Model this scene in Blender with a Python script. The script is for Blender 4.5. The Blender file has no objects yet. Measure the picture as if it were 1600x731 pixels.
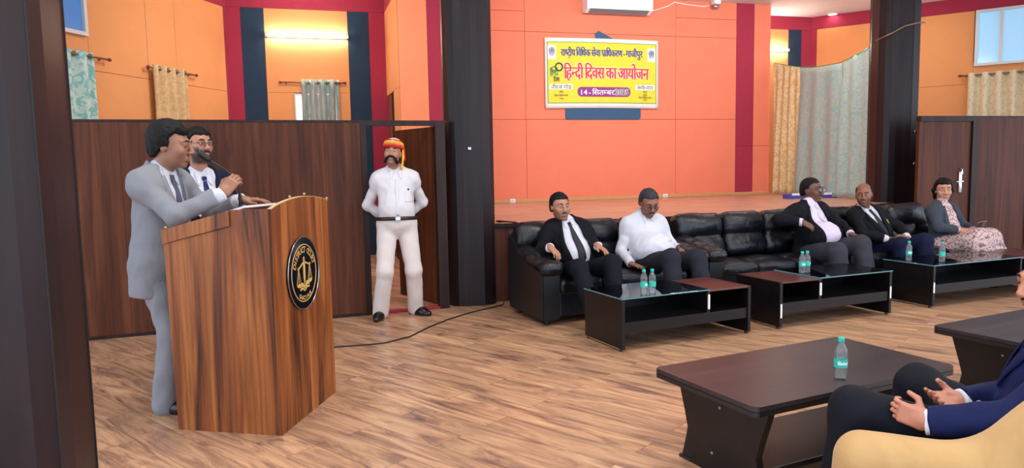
import bpy, bmesh, math, random
import numpy as np
from mathutils import Vector, Matrix
random.seed(4)
S = bpy.context.scene
C = S.collection

# ------------------------------------------------------------------ camera, world, lights, exposure
F_PX, YAW, H_CAM = 1130.0, math.radians(16.0), 1.45
ROLL = math.atan(0.019)
PITCH = math.atan((365.5 - 257.0) * math.cos(ROLL) / F_PX)
fw = Vector((math.sin(YAW) * math.cos(PITCH), math.cos(YAW) * math.cos(PITCH), -math.sin(PITCH)))
r0 = Vector((math.cos(YAW), -math.sin(YAW), 0)); u0 = r0.cross(fw)
rr = math.cos(ROLL) * r0 - math.sin(ROLL) * u0
uu = math.sin(ROLL) * r0 + math.cos(ROLL) * u0
cam_d = bpy.data.cameras.new('camera'); cam_d.sensor_width = 36.0; cam_d.lens = F_PX / 1600.0 * 36.0
cam_d.clip_start = 0.05; cam_d.clip_end = 100
cam = bpy.data.objects.new('camera', cam_d); C.objects.link(cam)
cam.matrix_world = Matrix(((rr.x, uu.x, -fw.x, 0), (rr.y, uu.y, -fw.y, 0), (rr.z, uu.z, -fw.z, H_CAM), (0, 0, 0, 1)))
S.camera = cam
S.view_settings.view_transform = 'Standard'; S.view_settings.look = 'None'
S.view_settings.exposure = 0.30; S.view_settings.gamma = 1.0; S.view_settings.use_curve_mapping = False

W = bpy.data.worlds.new('hall_world'); S.world = W; W.use_nodes = True
bg = W.node_tree.nodes['Background']; bg.inputs[0].default_value = (0.80, 0.91, 1.08, 1); bg.inputs[1].default_value = 2.3

def area(name, loc, sx, sy, power, target=None, col=(1, 0.97, 0.93)):
    d = bpy.data.lights.new(name, 'AREA'); d.shape = 'RECTANGLE'; d.size = sx; d.size_y = sy; d.energy = power; d.color = col
    o = bpy.data.objects.new(name, d); C.objects.link(o); o.location = loc
    if target is not None:
        o.rotation_euler = (Vector(target) - Vector(loc)).to_track_quat('-Z', 'Y').to_euler()
    return o
for i, (x, y) in enumerate(((-0.5, 1.0), (2.6, 1.0), (5.6, 1.0), (-0.2, 4.4), (3.0, 4.4), (6.2, 4.4))):
    area('hall_ceiling_lamp', (x, y, 4.1), 1.3, 0.6, 46)
area('stage_ceiling_lamp', (4.2, 8.6, 4.1), 1.6, 0.5, 64, (4.6, 11.3, 1.9))
area('stage_ceiling_lamp', (7.0, 8.6, 4.1), 1.6, 0.5, 50, (6.6, 11.3, 1.9))
area('niche_ceiling_lamp', (0.0, 9.4, 4.1), 1.4, 0.6, 62, (0.0, 11.4, 1.2))
area('niche_ceiling_lamp', (9.6, 9.8, 4.1), 1.0, 0.6, 14, (9.8, 10.8, 0.0))

# ------------------------------------------------------------------ materials
def lin(c):
    return c / 12.92 if c <= 0.04045 else ((c + 0.055) / 1.055) ** 2.4
def rgb(r, g, b):
    return (lin(r / 255), lin(g / 255), lin(b / 255), 1)
def scale_c(c, k):
    return (min(c[0] * k, 1), min(c[1] * k, 1), min(c[2] * k, 1), 1)

class NT:
    def __init__(s, name):
        s.m = bpy.data.materials.new(name); s.m.use_nodes = True
        s.t = s.m.node_tree; s.b = s.t.nodes['Principled BSDF']
    def n(s, typ, **kw):
        nd = s.t.nodes.new(typ)
        for k, v in kw.items():
            if k.startswith('i_'):
                nd.inputs[k[2:].replace('_', ' ')].default_value = v
            else:
                setattr(nd, k, v)
        return nd
    def l(s, a, b):
        s.t.links.new(a, b)
    def coord(s, scale=(1, 1, 1), rot=(0, 0, 0), loc=(0, 0, 0), kind='Object'):
        tc = s.n('ShaderNodeTexCoord'); mp = s.n('ShaderNodeMapping')
        mp.inputs['Scale'].default_value = scale; mp.inputs['Rotation'].default_value = rot; mp.inputs['Location'].default_value = loc
        s.l(tc.outputs[kind], mp.inputs['Vector']); return mp.outputs['Vector']
    def noise(s, vec, scale, detail=4, rough=0.55, dist=0.0):
        nd = s.n('ShaderNodeTexNoise'); nd.inputs['Scale'].default_value = scale; nd.inputs['Detail'].default_value = detail
        nd.inputs['Roughness'].default_value = rough; nd.inputs['Distortion'].default_value = dist
        s.l(vec, nd.inputs['Vector']); return nd.outputs['Fac']
    def ramp(s, fac, stops, interp='LINEAR'):
        nd = s.n('ShaderNodeValToRGB'); nd.color_ramp.interpolation = interp
        e = nd.color_ramp.elements
        while len(e) < len(stops): e.new(0.5)
        for i, (p, c) in enumerate(stops):
            e[i].position = p; e[i].color = c
        s.l(fac, nd.inputs['Fac']); return nd.outputs['Color']
    def mix(s, fac, a, b, mode='MIX'):
        nd = s.n('ShaderNodeMix', data_type='RGBA', blend_type=mode)
        for sock, v in ((nd.inputs[0], fac), (nd.inputs[6], a), (nd.inputs[7], b)):
            if hasattr(v, 'is_linked'): s.l(v, sock)
            else: sock.default_value = v
        return nd.outputs[2]
    def bump(s, height, strength=0.2, dist=0.01):
        nd = s.n('ShaderNodeBump'); nd.inputs['Strength'].default_value = strength; nd.inputs['Distance'].default_value = dist
        s.l(height, nd.inputs['Height']); s.l(nd.outputs['Normal'], s.b.inputs['Normal'])
    def math(s, op, a, b=0.0):
        nd = s.n('ShaderNodeMath', operation=op)
        for sock, v in ((nd.inputs[0], a), (nd.inputs[1], b)):
            if hasattr(v, 'is_linked'): s.l(v, sock)
            else: sock.default_value = v
        return nd.outputs[0]

def plain(name, col, rough=0.5, metal=0.0, var=0.0, vscale=6.0, bump=0.0, bscale=60.0, coat=0.0, emit=0.0, spec=0.5, sheen=0.0):
    t = NT(name); b = t.b
    b.inputs['Roughness'].default_value = rough; b.inputs['Metallic'].default_value = metal
    b.inputs['Base Color'].default_value = col; b.inputs['Coat Weight'].default_value = coat
    b.inputs['Specular IOR Level'].default_value = spec; b.inputs['Sheen Weight'].default_value = sheen
    if emit:
        b.inputs['Emission Color'].default_value = col; b.inputs['Emission Strength'].default_value = emit
    v = t.coord()
    if var:
        f = t.noise(v, vscale)
        t.l(t.ramp(f, [(0.3, scale_c(col, 1 - var)), (0.7, scale_c(col, 1 + var))]), b.inputs['Base Color'])
    if bump:
        t.bump(t.noise(v, bscale, 5), bump, 0.008)
    return t.m

def wood(name, dark, mid, light, rough=0.35, st=(.30, .48, .70), scale=1.0, axis='z', coat=0.0, grain=1.0, spec=0.5, dull=0.0):
    t = NT(name); b = t.b
    sc = {'z': (14, 14, 0.9), 'x': (0.9, 14, 14), 'y': (14, 0.9, 14)}[axis]
    v = t.coord(tuple(q * scale for q in sc))
    f1 = t.noise(v, 0.9, 5, 0.6, 1.2)
    sc2 = {'z': (70, 70, 2.0), 'x': (2.0, 70, 70), 'y': (70, 2.0, 70)}[axis]
    f2 = t.noise(t.coord(tuple(q * scale for q in sc2)), 1.0, 3, 0.6, 0.3)
    c1 = t.ramp(f1, [(st[0], dark), (st[1], mid), (st[2], light)])
    c2 = t.ramp(f2, [(0.35, (1 - 0.5 * grain, 1 - 0.5 * grain, 1 - 0.5 * grain, 1)), (0.6, (1, 1, 1, 1))])
    t.l(t.mix(0.8, c1, c2, 'MULTIPLY'), b.inputs['Base Color'])
    b.inputs['Roughness'].default_value = rough; b.inputs['Coat Weight'].default_value = coat; b.inputs['Coat Roughness'].default_value = 0.15
    b.inputs['Specular IOR Level'].default_value = spec
    t.bump(f2, 0.06, 0.002)
    return t.m

def floor_mat(name, rotz, cols, row=0.135, length=1.25, rough=0.3, mortar=(0.03, 0.018, 0.01, 1), loc=(0, 0, 0)):
    t = NT(name); b = t.b
    v = t.coord((1, 1, 1), (0, 0, rotz), loc)
    br = t.n('ShaderNodeTexBrick'); br.offset = 0.37
    br.inputs['Color1'].default_value = (0, 0, 0, 1); br.inputs['Color2'].default_value = (1, 1, 1, 1); br.inputs['Mortar'].default_value = (0.5, 0.5, 0.5, 1)
    br.inputs['Scale'].default_value = 1.0; br.inputs['Mortar Size'].default_value = 0.0012; br.inputs['Mortar Smooth'].default_value = 0.1
    br.inputs['Brick Width'].default_value = length; br.inputs['Row Height'].default_value = row; br.inputs['Bias'].default_value = 0
    t.l(v, br.inputs['Vector'])
    # per-plank offset so that the grain does not run across a joint
    off = t.n('ShaderNodeVectorMath', operation='MULTIPLY_ADD')
    comb = t.n('ShaderNodeCombineXYZ'); t.l(br.outputs['Color'], comb.inputs[0]); t.l(br.outputs['Color'], comb.inputs[1]); t.l(br.outputs['Color'], comb.inputs[2])
    t.l(comb.outputs[0], off.inputs[0]); off.inputs[1].default_value = (7.3, 5.1, 9.7); t.l(v, off.inputs[2])
    m1 = t.n('ShaderNodeMapping'); m1.inputs['Scale'].default_value = (1.0, 6.0, 1); t.l(off.outputs[0], m1.inputs['Vector'])
    f1 = t.noise(m1.outputs[0], 1.5, 7, 0.66, 1.3)
    m2 = t.n('ShaderNodeMapping'); m2.inputs['Scale'].default_value = (4, 60, 1); t.l(off.outputs[0], m2.inputs['Vector'])
    f2 = t.noise(m2.outputs[0], 1.0, 4, 0.6, 0.4)
    base = t.ramp(f1, [(0.30, cols[0]), (0.43, cols[1]), (0.56, cols[2]), (0.74, cols[3])])
    g = t.ramp(f2, [(0.3, (0.68, 0.66, 0.64, 1)), (0.62, (1, 1, 1, 1))])
    c = t.mix(0.62, base, g, 'MULTIPLY')
    tone = t.ramp(br.outputs['Color'], [(0.0, (0.80, 0.80, 0.82, 1)), (1.0, (1.05, 1.03, 1.0, 1))])
    c = t.mix(1.0, c, tone, 'MULTIPLY')
    c = t.mix(br.outputs['Fac'], c, mortar)
    t.l(c, b.inputs['Base Color'])
    b.inputs['Roughness'].default_value = rough
    t.l(t.ramp(f1, [(0.2, (rough + .08,) * 3 + (1,)), (0.8, (rough - .05,) * 3 + (1,))]), b.inputs['Roughness'])
    t.bump(f2, 0.05, 0.002)
    return t.m

def fabric(name, col, col2=None, scale=9.0, rough=0.85, thr=(0.48, 0.54), weave=0.15, dist=1.6, trans=0.0, stretch=(1, 1, 1)):
    t = NT(name); b = t.b; b.inputs['Roughness'].default_value = rough; b.inputs['Sheen Weight'].default_value = 0.15
    v = t.coord(stretch)
    b.inputs['Base Color'].default_value = col
    if col2 is not None:
        f = t.noise(v, scale, 3, 0.55, dist)
        t.l(t.ramp(f, [(thr[0], col), (thr[1], col2)]), b.inputs['Base Color'])
    t.bump(t.noise(t.coord(), 160, 3), weave, 0.004)
    return t.m

def leather(name, col, rough=0.33):
    t = NT(name); b = t.b; b.inputs['Base Color'].default_value = col
    v = t.coord()
    f = t.noise(v, 7, 4, 0.6, 0.6); g = t.noise(v, 130, 3)
    t.l(t.ramp(f, [(0.3, (rough - 0.06,) * 3 + (1,)), (0.7, (rough + 0.12,) * 3 + (1,))]), b.inputs['Roughness'])
    h = t.math('ADD', t.math('MULTIPLY', f, 1.0), t.math('MULTIPLY', g, 0.06))
    t.bump(h, 0.45, 0.03)
    return t.m

def glassy(name, tint, ior=1.5, rough=0.0, base=0.0, white=0.0):
    t = NT(name); tr = t.t
    tr.nodes.remove(t.b)
    out = [n for n in tr.nodes if n.type == 'OUTPUT_MATERIAL'][0]
    fr = t.n('ShaderNodeFresnel'); fr.inputs['IOR'].default_value = ior
    a = t.n('ShaderNodeBsdfTransparent'); a.inputs['Color'].default_value = tint
    g = t.n('ShaderNodeBsdfGlossy'); g.inputs['Roughness'].default_value = rough
    mx = t.n('ShaderNodeMixShader')
    fac = t.math('ADD', fr.outputs[0], base)
    t.l(fac, mx.inputs[0]); t.l(a.outputs[0], mx.inputs[1]); t.l(g.outputs[0], mx.inputs[2])
    res = mx.outputs[0]
    if white:
        d = t.n('ShaderNodeBsdfDiffuse'); d.inputs['Color'].default_value = (0.9, 0.95, 0.97, 1)
        m2 = t.n('ShaderNodeMixShader'); m2.inputs[0].default_value = white
        t.l(res, m2.inputs[1]); t.l(d.outputs[0], m2.inputs[2]); res = m2.outputs[0]
    t.l(res, out.inputs['Surface'])
    return t.m

M = {}
M['floor'] = floor_mat('hall_floor_planks', math.radians(57), [rgb(104, 80, 74), rgb(168, 129, 103), rgb(205, 161, 124), rgb(226, 189, 150)], row=.19, length=1.35, rough=0.32)
M['stage_floor'] = floor_mat('stage_floor_planks', math.radians(4), [rgb(180, 122, 100), rgb(200, 146, 122), rgb(212, 162, 138), rgb(222, 178, 154)], row=0.09, length=0.9, rough=0.35, mortar=rgb(150, 84, 60))
M['ceil'] = plain('ceiling_paint', rgb(236, 238, 242), 0.8, var=0.02)
M['stage_orange'] = plain('coral_orange_panel', rgb(230, 126, 96), 0.9, var=0.03, vscale=3, bump=0.12, bscale=220)
M['orange'] = plain('amber_orange_panel', rgb(224, 150, 92), 0.9, var=0.03, vscale=3, bump=0.10, bscale=220)
M['orange2'] = plain('apricot_orange_panel', rgb(230, 136, 94), 0.9, var=0.03, vscale=3, bump=0.10, bscale=220)
M['red'] = plain('crimson_panel', rgb(158, 40, 64), 0.9, var=0.06, vscale=30, bump=0.15, bscale=240)
M['navy'] = plain('navy_panel', rgb(26, 50, 72), 0.9, var=0.08, vscale=30, bump=0.1, bscale=240)
M['groove'] = plain('panel_groove', rgb(120, 52, 34), 0.9)
M['part_wood'] = wood('brown_partition_laminate', rgb(58, 29, 17), rgb(84, 45, 28), rgb(106, 61, 39), 0.5, scale=0.55, grain=0.7, spec=.2)
M['door_wood'] = wood('brown_door_laminate', rgb(56, 26, 14), rgb(82, 41, 24), rgb(102, 55, 34), 0.5, scale=0.5, grain=0.7, spec=.2)
M['pillar'] = wood('dark_pillar_laminate', rgb(19, 13, 16), rgb(29, 20, 24), rgb(41, 28, 30), 0.4, scale=0.5, grain=0.4, spec=.28)
M['pillar_edge'] = plain('pillar_seam', rgb(20, 14, 15), 0.6)
M['frame_wood'] = wood('dark_frame_wood', rgb(30, 19, 18), rgb(44, 29, 27), rgb(54, 37, 33), 0.5, scale=0.6, spec=.25)
M['stage_front'] = wood('stage_front_wood', rgb(66, 32, 22), rgb(92, 48, 32), rgb(110, 62, 42), 0.4, scale=0.5)
M['stage_trim'] = plain('beige_skirting', rgb(196, 150, 96), 0.6, var=0.05)
M['lectern'] = wood('honey_walnut_laminate', rgb(70, 33, 16), rgb(138, 76, 36), rgb(176, 108, 54), 0.4, scale=0.62, grain=0.9, spec=.3, st=(.36, .50, .66))
M['lectern_in'] = plain('lectern_edge_band', rgb(196, 166, 118), 0.5)
M['black_disc'] = plain('black_acrylic', rgb(14, 18, 26), 0.12, coat=0.5)
M['gold'] = plain('gold_vinyl', rgb(205, 164, 92), 0.45)
M['steel'] = plain('brushed_steel', rgb(170, 172, 176), 0.25, 1.0)
M['chrome'] = plain('chrome', rgb(205, 205, 208), 0.12, 1.0)
M['black'] = plain('matte_black_plastic', rgb(18, 18, 20), 0.5)
M['cable'] = plain('black_cable', rgb(22, 20, 22), 0.5)
M['white'] = plain('white_plastic', rgb(236, 238, 242), 0.4)
M['grey'] = plain('grey_plastic', rgb(120, 126, 134), 0.5)
M['paper'] = plain('white_paper', rgb(222, 226, 232), 0.7)
M['leather'] = leather('black_leather', rgb(11, 14, 22), 0.32)
M['sofa_side'] = plain('black_leatherette', rgb(10, 12, 18), 0.45, bump=0.1, bscale=150)
M['tbl_dark'] = wood('wenge_laminate', rgb(11, 9, 11), rgb(17, 14, 17), rgb(25, 20, 22), 0.34, scale=0.7, axis='x', grain=0.4, spec=.35)
M['tbl_top'] = wood('wenge_top_laminate', rgb(28, 24, 28), rgb(38, 33, 38), rgb(50, 43, 48), 0.34, scale=0.7, axis='x', grain=0.4)
M['tbl_red'] = wood('mahogany_top_laminate', rgb(62, 26, 28), rgb(80, 36, 36), rgb(96, 46, 44), 0.3, scale=0.7, axis='x', grain=0.4)
M['tbl_plain'] = plain('wenge_edge', rgb(20, 17, 20), 0.35)
M['glass'] = glassy('table_glass', (0.62, 0.78, 0.82, 1), 2.1)
M['glass_edge'] = plain('glass_cut_edge', rgb(96, 142, 150), 0.1)
M['pet'] = glassy('clear_bottle_plastic', (0.98, 0.995, 1, 1), 1.33, 0.05, 0.02, 0.07)
M['teal'] = plain('teal_plastic', rgb(34, 178, 160), 0.4)
M['label'] = plain('teal_label', rgb(40, 190, 170), 0.5)
M['label_white'] = plain('white_label_ink', rgb(228, 244, 242), 0.5)
M['skyglass'] = plain('daylit_pane', rgb(150, 196, 226), 0.1, emit=0.45)
M['skyglass2'] = plain('overcast_pane', rgb(206, 222, 240), 0.1, emit=0.75)
M['bluepane'] = plain('blue_dusk_pane', rgb(70, 120, 176), 0.1, emit=0.35)
M['alu'] = plain('white_aluminium', rgb(206, 206, 204), 0.4, 0.2)
M['brass'] = plain('antique_rod_metal', rgb(150, 124, 96), 0.35, 0.7)
M['finial'] = plain('maroon_finial', rgb(110, 40, 44), 0.4)
M['ring'] = plain('eyelet_metal', rgb(150, 146, 138), 0.3, 0.9)
M['cur_teal'] = fabric('teal_leaf_curtain', rgb(132, 186, 180), rgb(196, 212, 198), 9, thr=(0.46, 0.52))
M['cur_beige'] = fabric('beige_curtain', rgb(206, 172, 124), rgb(194, 158, 110), 12)
M['cur_grey'] = fabric('grey_teal_curtain', rgb(168, 166, 156), rgb(112, 150, 146), 5, stretch=(6, 6, 0.8), thr=(0.45, 0.6))
M['cur_cream'] = fabric('cream_curtain', rgb(226, 208, 172), rgb(208, 188, 150), 14, thr=(0.45, 0.6))
M['drape_gold'] = fabric('gold_drape', rgb(196, 164, 108), rgb(214, 192, 150), 14, thr=(0.46, 0.54))
M['drape_teal'] = fabric('teal_scroll_drape', rgb(132, 172, 172), rgb(170, 174, 164), 11, thr=(0.46, 0.54), dist=2.4)
M['drape_mint'] = fabric('mint_scroll_drape', rgb(170, 184, 176), rgb(128, 178, 174), 12, thr=(0.52, 0.58), dist=2.4)
M['tube'] = plain('tube_light_glow', (1.0, 0.93, 0.80, 1), 0.4, emit=70)
M['lamp_glow'] = plain('downlight_glow', (1.0, 0.98, 0.95, 1), 0.4, emit=14)
M['cream'] = fabric('mustard_cream_upholstery', rgb(176, 138, 84), rgb(190, 154, 100), 3, rough=0.75, thr=(0.3, 0.7), weave=0.2)
M['ban_y'] = plain('yellow_banner_print', rgb(226, 208, 44), 0.6, var=0.05, vscale=8)
M['ban_w'] = plain('white_banner_vinyl', rgb(232, 230, 224), 0.55)
M['ink_blue'] = plain('blue_banner_ink', rgb(44, 62, 140), 0.6)
M['ink_red'] = plain('red_banner_ink', rgb(222, 44, 52), 0.6)
M['ink_green'] = plain('green_banner_ink', rgb(50, 140, 70), 0.6)
M['ink_purple'] = plain('purple_banner_ink', rgb(138, 44, 128), 0.6)
M['ink_dark'] = plain('dark_banner_ink', rgb(58, 60, 52), 0.6)
M['ink_white'] = plain('white_banner_ink', rgb(244, 240, 242), 0.6)
M['board_blue'] = plain('navy_board_paint', rgb(38, 78, 116), 0.6)
M['bluebox'] = plain('blue_box_card', rgb(70, 70, 170), 0.6)

# ------------------------------------------------------------------ object helpers
def tag(o, label=None, cat=None, group=None, kind=None):
    if label: o['label'] = label
    if cat: o['category'] = cat
    if group: o['group'] = group
    if kind: o['kind'] = kind
    return o
def thing(name, label, cat, loc=(0, 0, 0), rz=0.0, group=None, kind=None):
    o = bpy.data.objects.new(name, None); C.objects.link(o); o.location = loc; o.rotation_euler = (0, 0, rz)
    o.empty_display_size = 0.1
    return tag(o, label, cat, group, kind)
def link(name, me, mat, parent=None, smooth=False):
    o = bpy.data.objects.new(name, me); C.objects.link(o)
    mats = mat if isinstance(mat, (list, tuple)) else [mat]
    if len(me.materials) == 0:
        for m in mats: me.materials.append(m)
    if parent is not None: o.parent = parent
    if smooth:
        me.polygons.foreach_set('use_smooth', [True] * len(me.polygons))
    return o
def copy_tree(o, parent=None):
    c = o.copy(); C.objects.link(c)
    if parent is not None: c.parent = parent
    for ch in list(o.children): copy_tree(ch, c)
    return c

class MB:
    """collects shapes into one mesh"""
    def __init__(s): s.bm = bmesh.new()
    def _xf(s, vs, mtx):
        if mtx is not None: bmesh.ops.transform(s.bm, matrix=mtx, verts=vs)
    def box(s, x0, x1, y0, y1, z0, z1, bevel=0.0, seg=2, mtx=None, mi=0):
        r = bmesh.ops.create_cube(s.bm, size=1.0); vs = r['verts']
        bmesh.ops.scale(s.bm, vec=(x1 - x0, y1 - y0, z1 - z0), verts=vs)
        bmesh.ops.translate(s.bm, vec=((x0 + x1) / 2, (y0 + y1) / 2, (z0 + z1) / 2), verts=vs)
        fs = set(f for v in vs for f in v.link_faces)
        if bevel:
            es = list(set(e for v in vs for e in v.link_edges))
            rb = bmesh.ops.bevel(s.bm, geom=es, offset=bevel, segments=seg, profile=0.5, affect='EDGES')
            fs = set(rb['faces']) | set(f for f in fs if f.is_valid)
            vs = list(set(v for f in fs for v in f.verts))
        for f in fs: f.material_index = mi
        s._xf(vs, mtx); return s
    def prism(s, pts, d0, d1, axis='y', mtx=None, mi=0):
        """polygon pts extruded; axis y: pts are (x,z); axis z: (x,y); axis x: (y,z)"""
        def P(p, d): return {'y': (p[0], d, p[1]), 'z': (p[0], p[1], d), 'x': (d, p[0], p[1])}[axis]
        a = [s.bm.verts.new(P(p, d0)) for p in pts]; b = [s.bm.verts.new(P(p, d1)) for p in pts]
        n = len(pts); fs = []
        fs.append(s.bm.faces.new(a[::-1])); fs.append(s.bm.faces.new(b))
        for i in range(n): fs.append(s.bm.faces.new((a[i], a[(i + 1) % n], b[(i + 1) % n], b[i])))
        for f in fs: f.material_index = mi
        s._xf(a + b, mtx); return s
    def tube(s, pts, r, seg=8, cap=True, mi=0):
        pts = [Vector(p) for p in pts]; rs = r if isinstance(r, (list, tuple)) else [r] * len(pts)
        rings = []; up = Vector((0, 0, 1)); prev = None
        for i, p in enumerate(pts):
            d = (pts[min(i + 1, len(pts) - 1)] - pts[max(i - 1, 0)]).normalized()
            x = d.cross(prev if prev is not None else up)
            if x.length < 1e-3: x = d.cross(Vector((1, 0, 0)))
            x.normalize(); y = x.cross(d).normalized(); prev = y
            rings.append([s.bm.verts.new(p + (x * math.cos(a) + y * math.sin(a)) * rs[i]) for a in [2 * math.pi * k / seg for k in range(seg)]])
        for a, b in zip(rings, rings[1:]):
            for k in range(seg):
                f = s.bm.faces.new((a[k], a[(k + 1) % seg], b[(k + 1) % seg], b[k])); f.material_index = mi
        if cap:
            s.bm.faces.new(rings[0][::-1]).material_index = mi; s.bm.faces.new(rings[-1]).material_index = mi
        return s
    def lathe(s, prof, seg=20, loc=(0, 0, 0), mi=0, mtx=None):
        rings = []; allv = []
        for r, z in prof:
            ring = [s.bm.verts.new((loc[0] + r * math.cos(2 * math.pi * k / seg), loc[1] + r * math.sin(2 * math.pi * k / seg), loc[2] + z)) for k in range(seg)]
            rings.append(ring); allv += ring
        for a, b in zip(rings, rings[1:]):
            for k in range(seg):
                s.bm.faces.new((a[k], a[(k + 1) % seg], b[(k + 1) % seg], b[k])).material_index = mi
        s.bm.faces.new(rings[0][::-1]).material_index = mi; s.bm.faces.new(rings[-1]).material_index = mi
        s._xf(allv, mtx); return s
    def torus(s, c, R, r, axis=(0, 0, 1), seg=20, sub=8, mi=0, sx=1.0, sy=1.0):
        ax = Vector(axis).normalized(); q = ax.to_track_quat('Z', 'Y').to_matrix()
        rings = []
        for i in range(seg):
            a = 2 * math.pi * i / seg; ring = []
            for k in range(sub):
                b = 2 * math.pi * k / sub
                p = Vector(((R + r * math.cos(b)) * math.cos(a) * sx, (R + r * math.cos(b)) * math.sin(a) * sy, r * math.sin(b)))
                ring.append(s.bm.verts.new(Vector(c) + q @ p))
            rings.append(ring)
        for i in range(seg):
            a, b = rings[i], rings[(i + 1) % seg]
            for k in range(sub):
                s.bm.faces.new((a[k], b[k], b[(k + 1) % sub], a[(k + 1) % sub])).material_index = mi
        return s
    def quad(s, a, b, c, d, mi=0):
        s.bm.faces.new([s.bm.verts.new(Vector(p)) for p in (a, b, c, d)]).material_index = mi; return s
    def grid(s, fn, nu, nv, mi=0, thick=0.0):
        vs = [[s.bm.verts.new(Vector(fn(i / nu, j / nv))) for j in range(nv + 1)] for i in range(nu + 1)]
        for i in range(nu):
            for j in range(nv):
                s.bm.faces.new((vs[i][j], vs[i + 1][j], vs[i + 1][j + 1], vs[i][j + 1])).material_index = mi
        return s
    def build(s, name, mat, parent=None, smooth=False, solid=0.0, angle=None):
        bmesh.ops.recalc_face_normals(s.bm, faces=s.bm.faces)
        me = bpy.data.meshes.new(name); s.bm.to_mesh(me); s.bm.free()
        o = link(name, me, mat, parent, smooth or angle is not None)
        if angle is not None:
            me.set_sharp_from_angle(angle=math.radians(angle))
        if solid:
            md = o.modifiers.new('thickness', 'SOLIDIFY'); md.thickness = solid; md.offset = 0
        return o

# text -> mesh, flat lettering with a little thickness
def text_mesh(body, size=1.0, bold=0.0, extrude=0.0):
    cu = bpy.data.curves.new('lettering_curve', 'FONT'); cu.body = body; cu.size = size; cu.offset = bold; cu.extrude = extrude
    cu.resolution_u = 4
    o = bpy.data.objects.new('lettering_curve', cu); C.objects.link(o)
    dg = bpy.context.evaluated_depsgraph_get(); dg.update()
    me = bpy.data.meshes.new_from_object(o.evaluated_get(dg))
    bpy.data.objects.remove(o); bpy.data.curves.remove(cu)
    me.materials.clear()
    return me
def mesh_arrays(me):
    v = np.zeros(len(me.vertices) * 3); me.vertices.foreach_get('co', v)
    return v.reshape(-1, 3)

# ------------------------------------------------------------------ smooth solids: distance fields turned into one continuous surface
f4 = np.float32
def A3(v): return np.array([v[0], v[1], v[2]], dtype=np.float64)
def unit(v):
    v = np.asarray(v, float); return v / max(np.linalg.norm(v), 1e-9)

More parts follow.
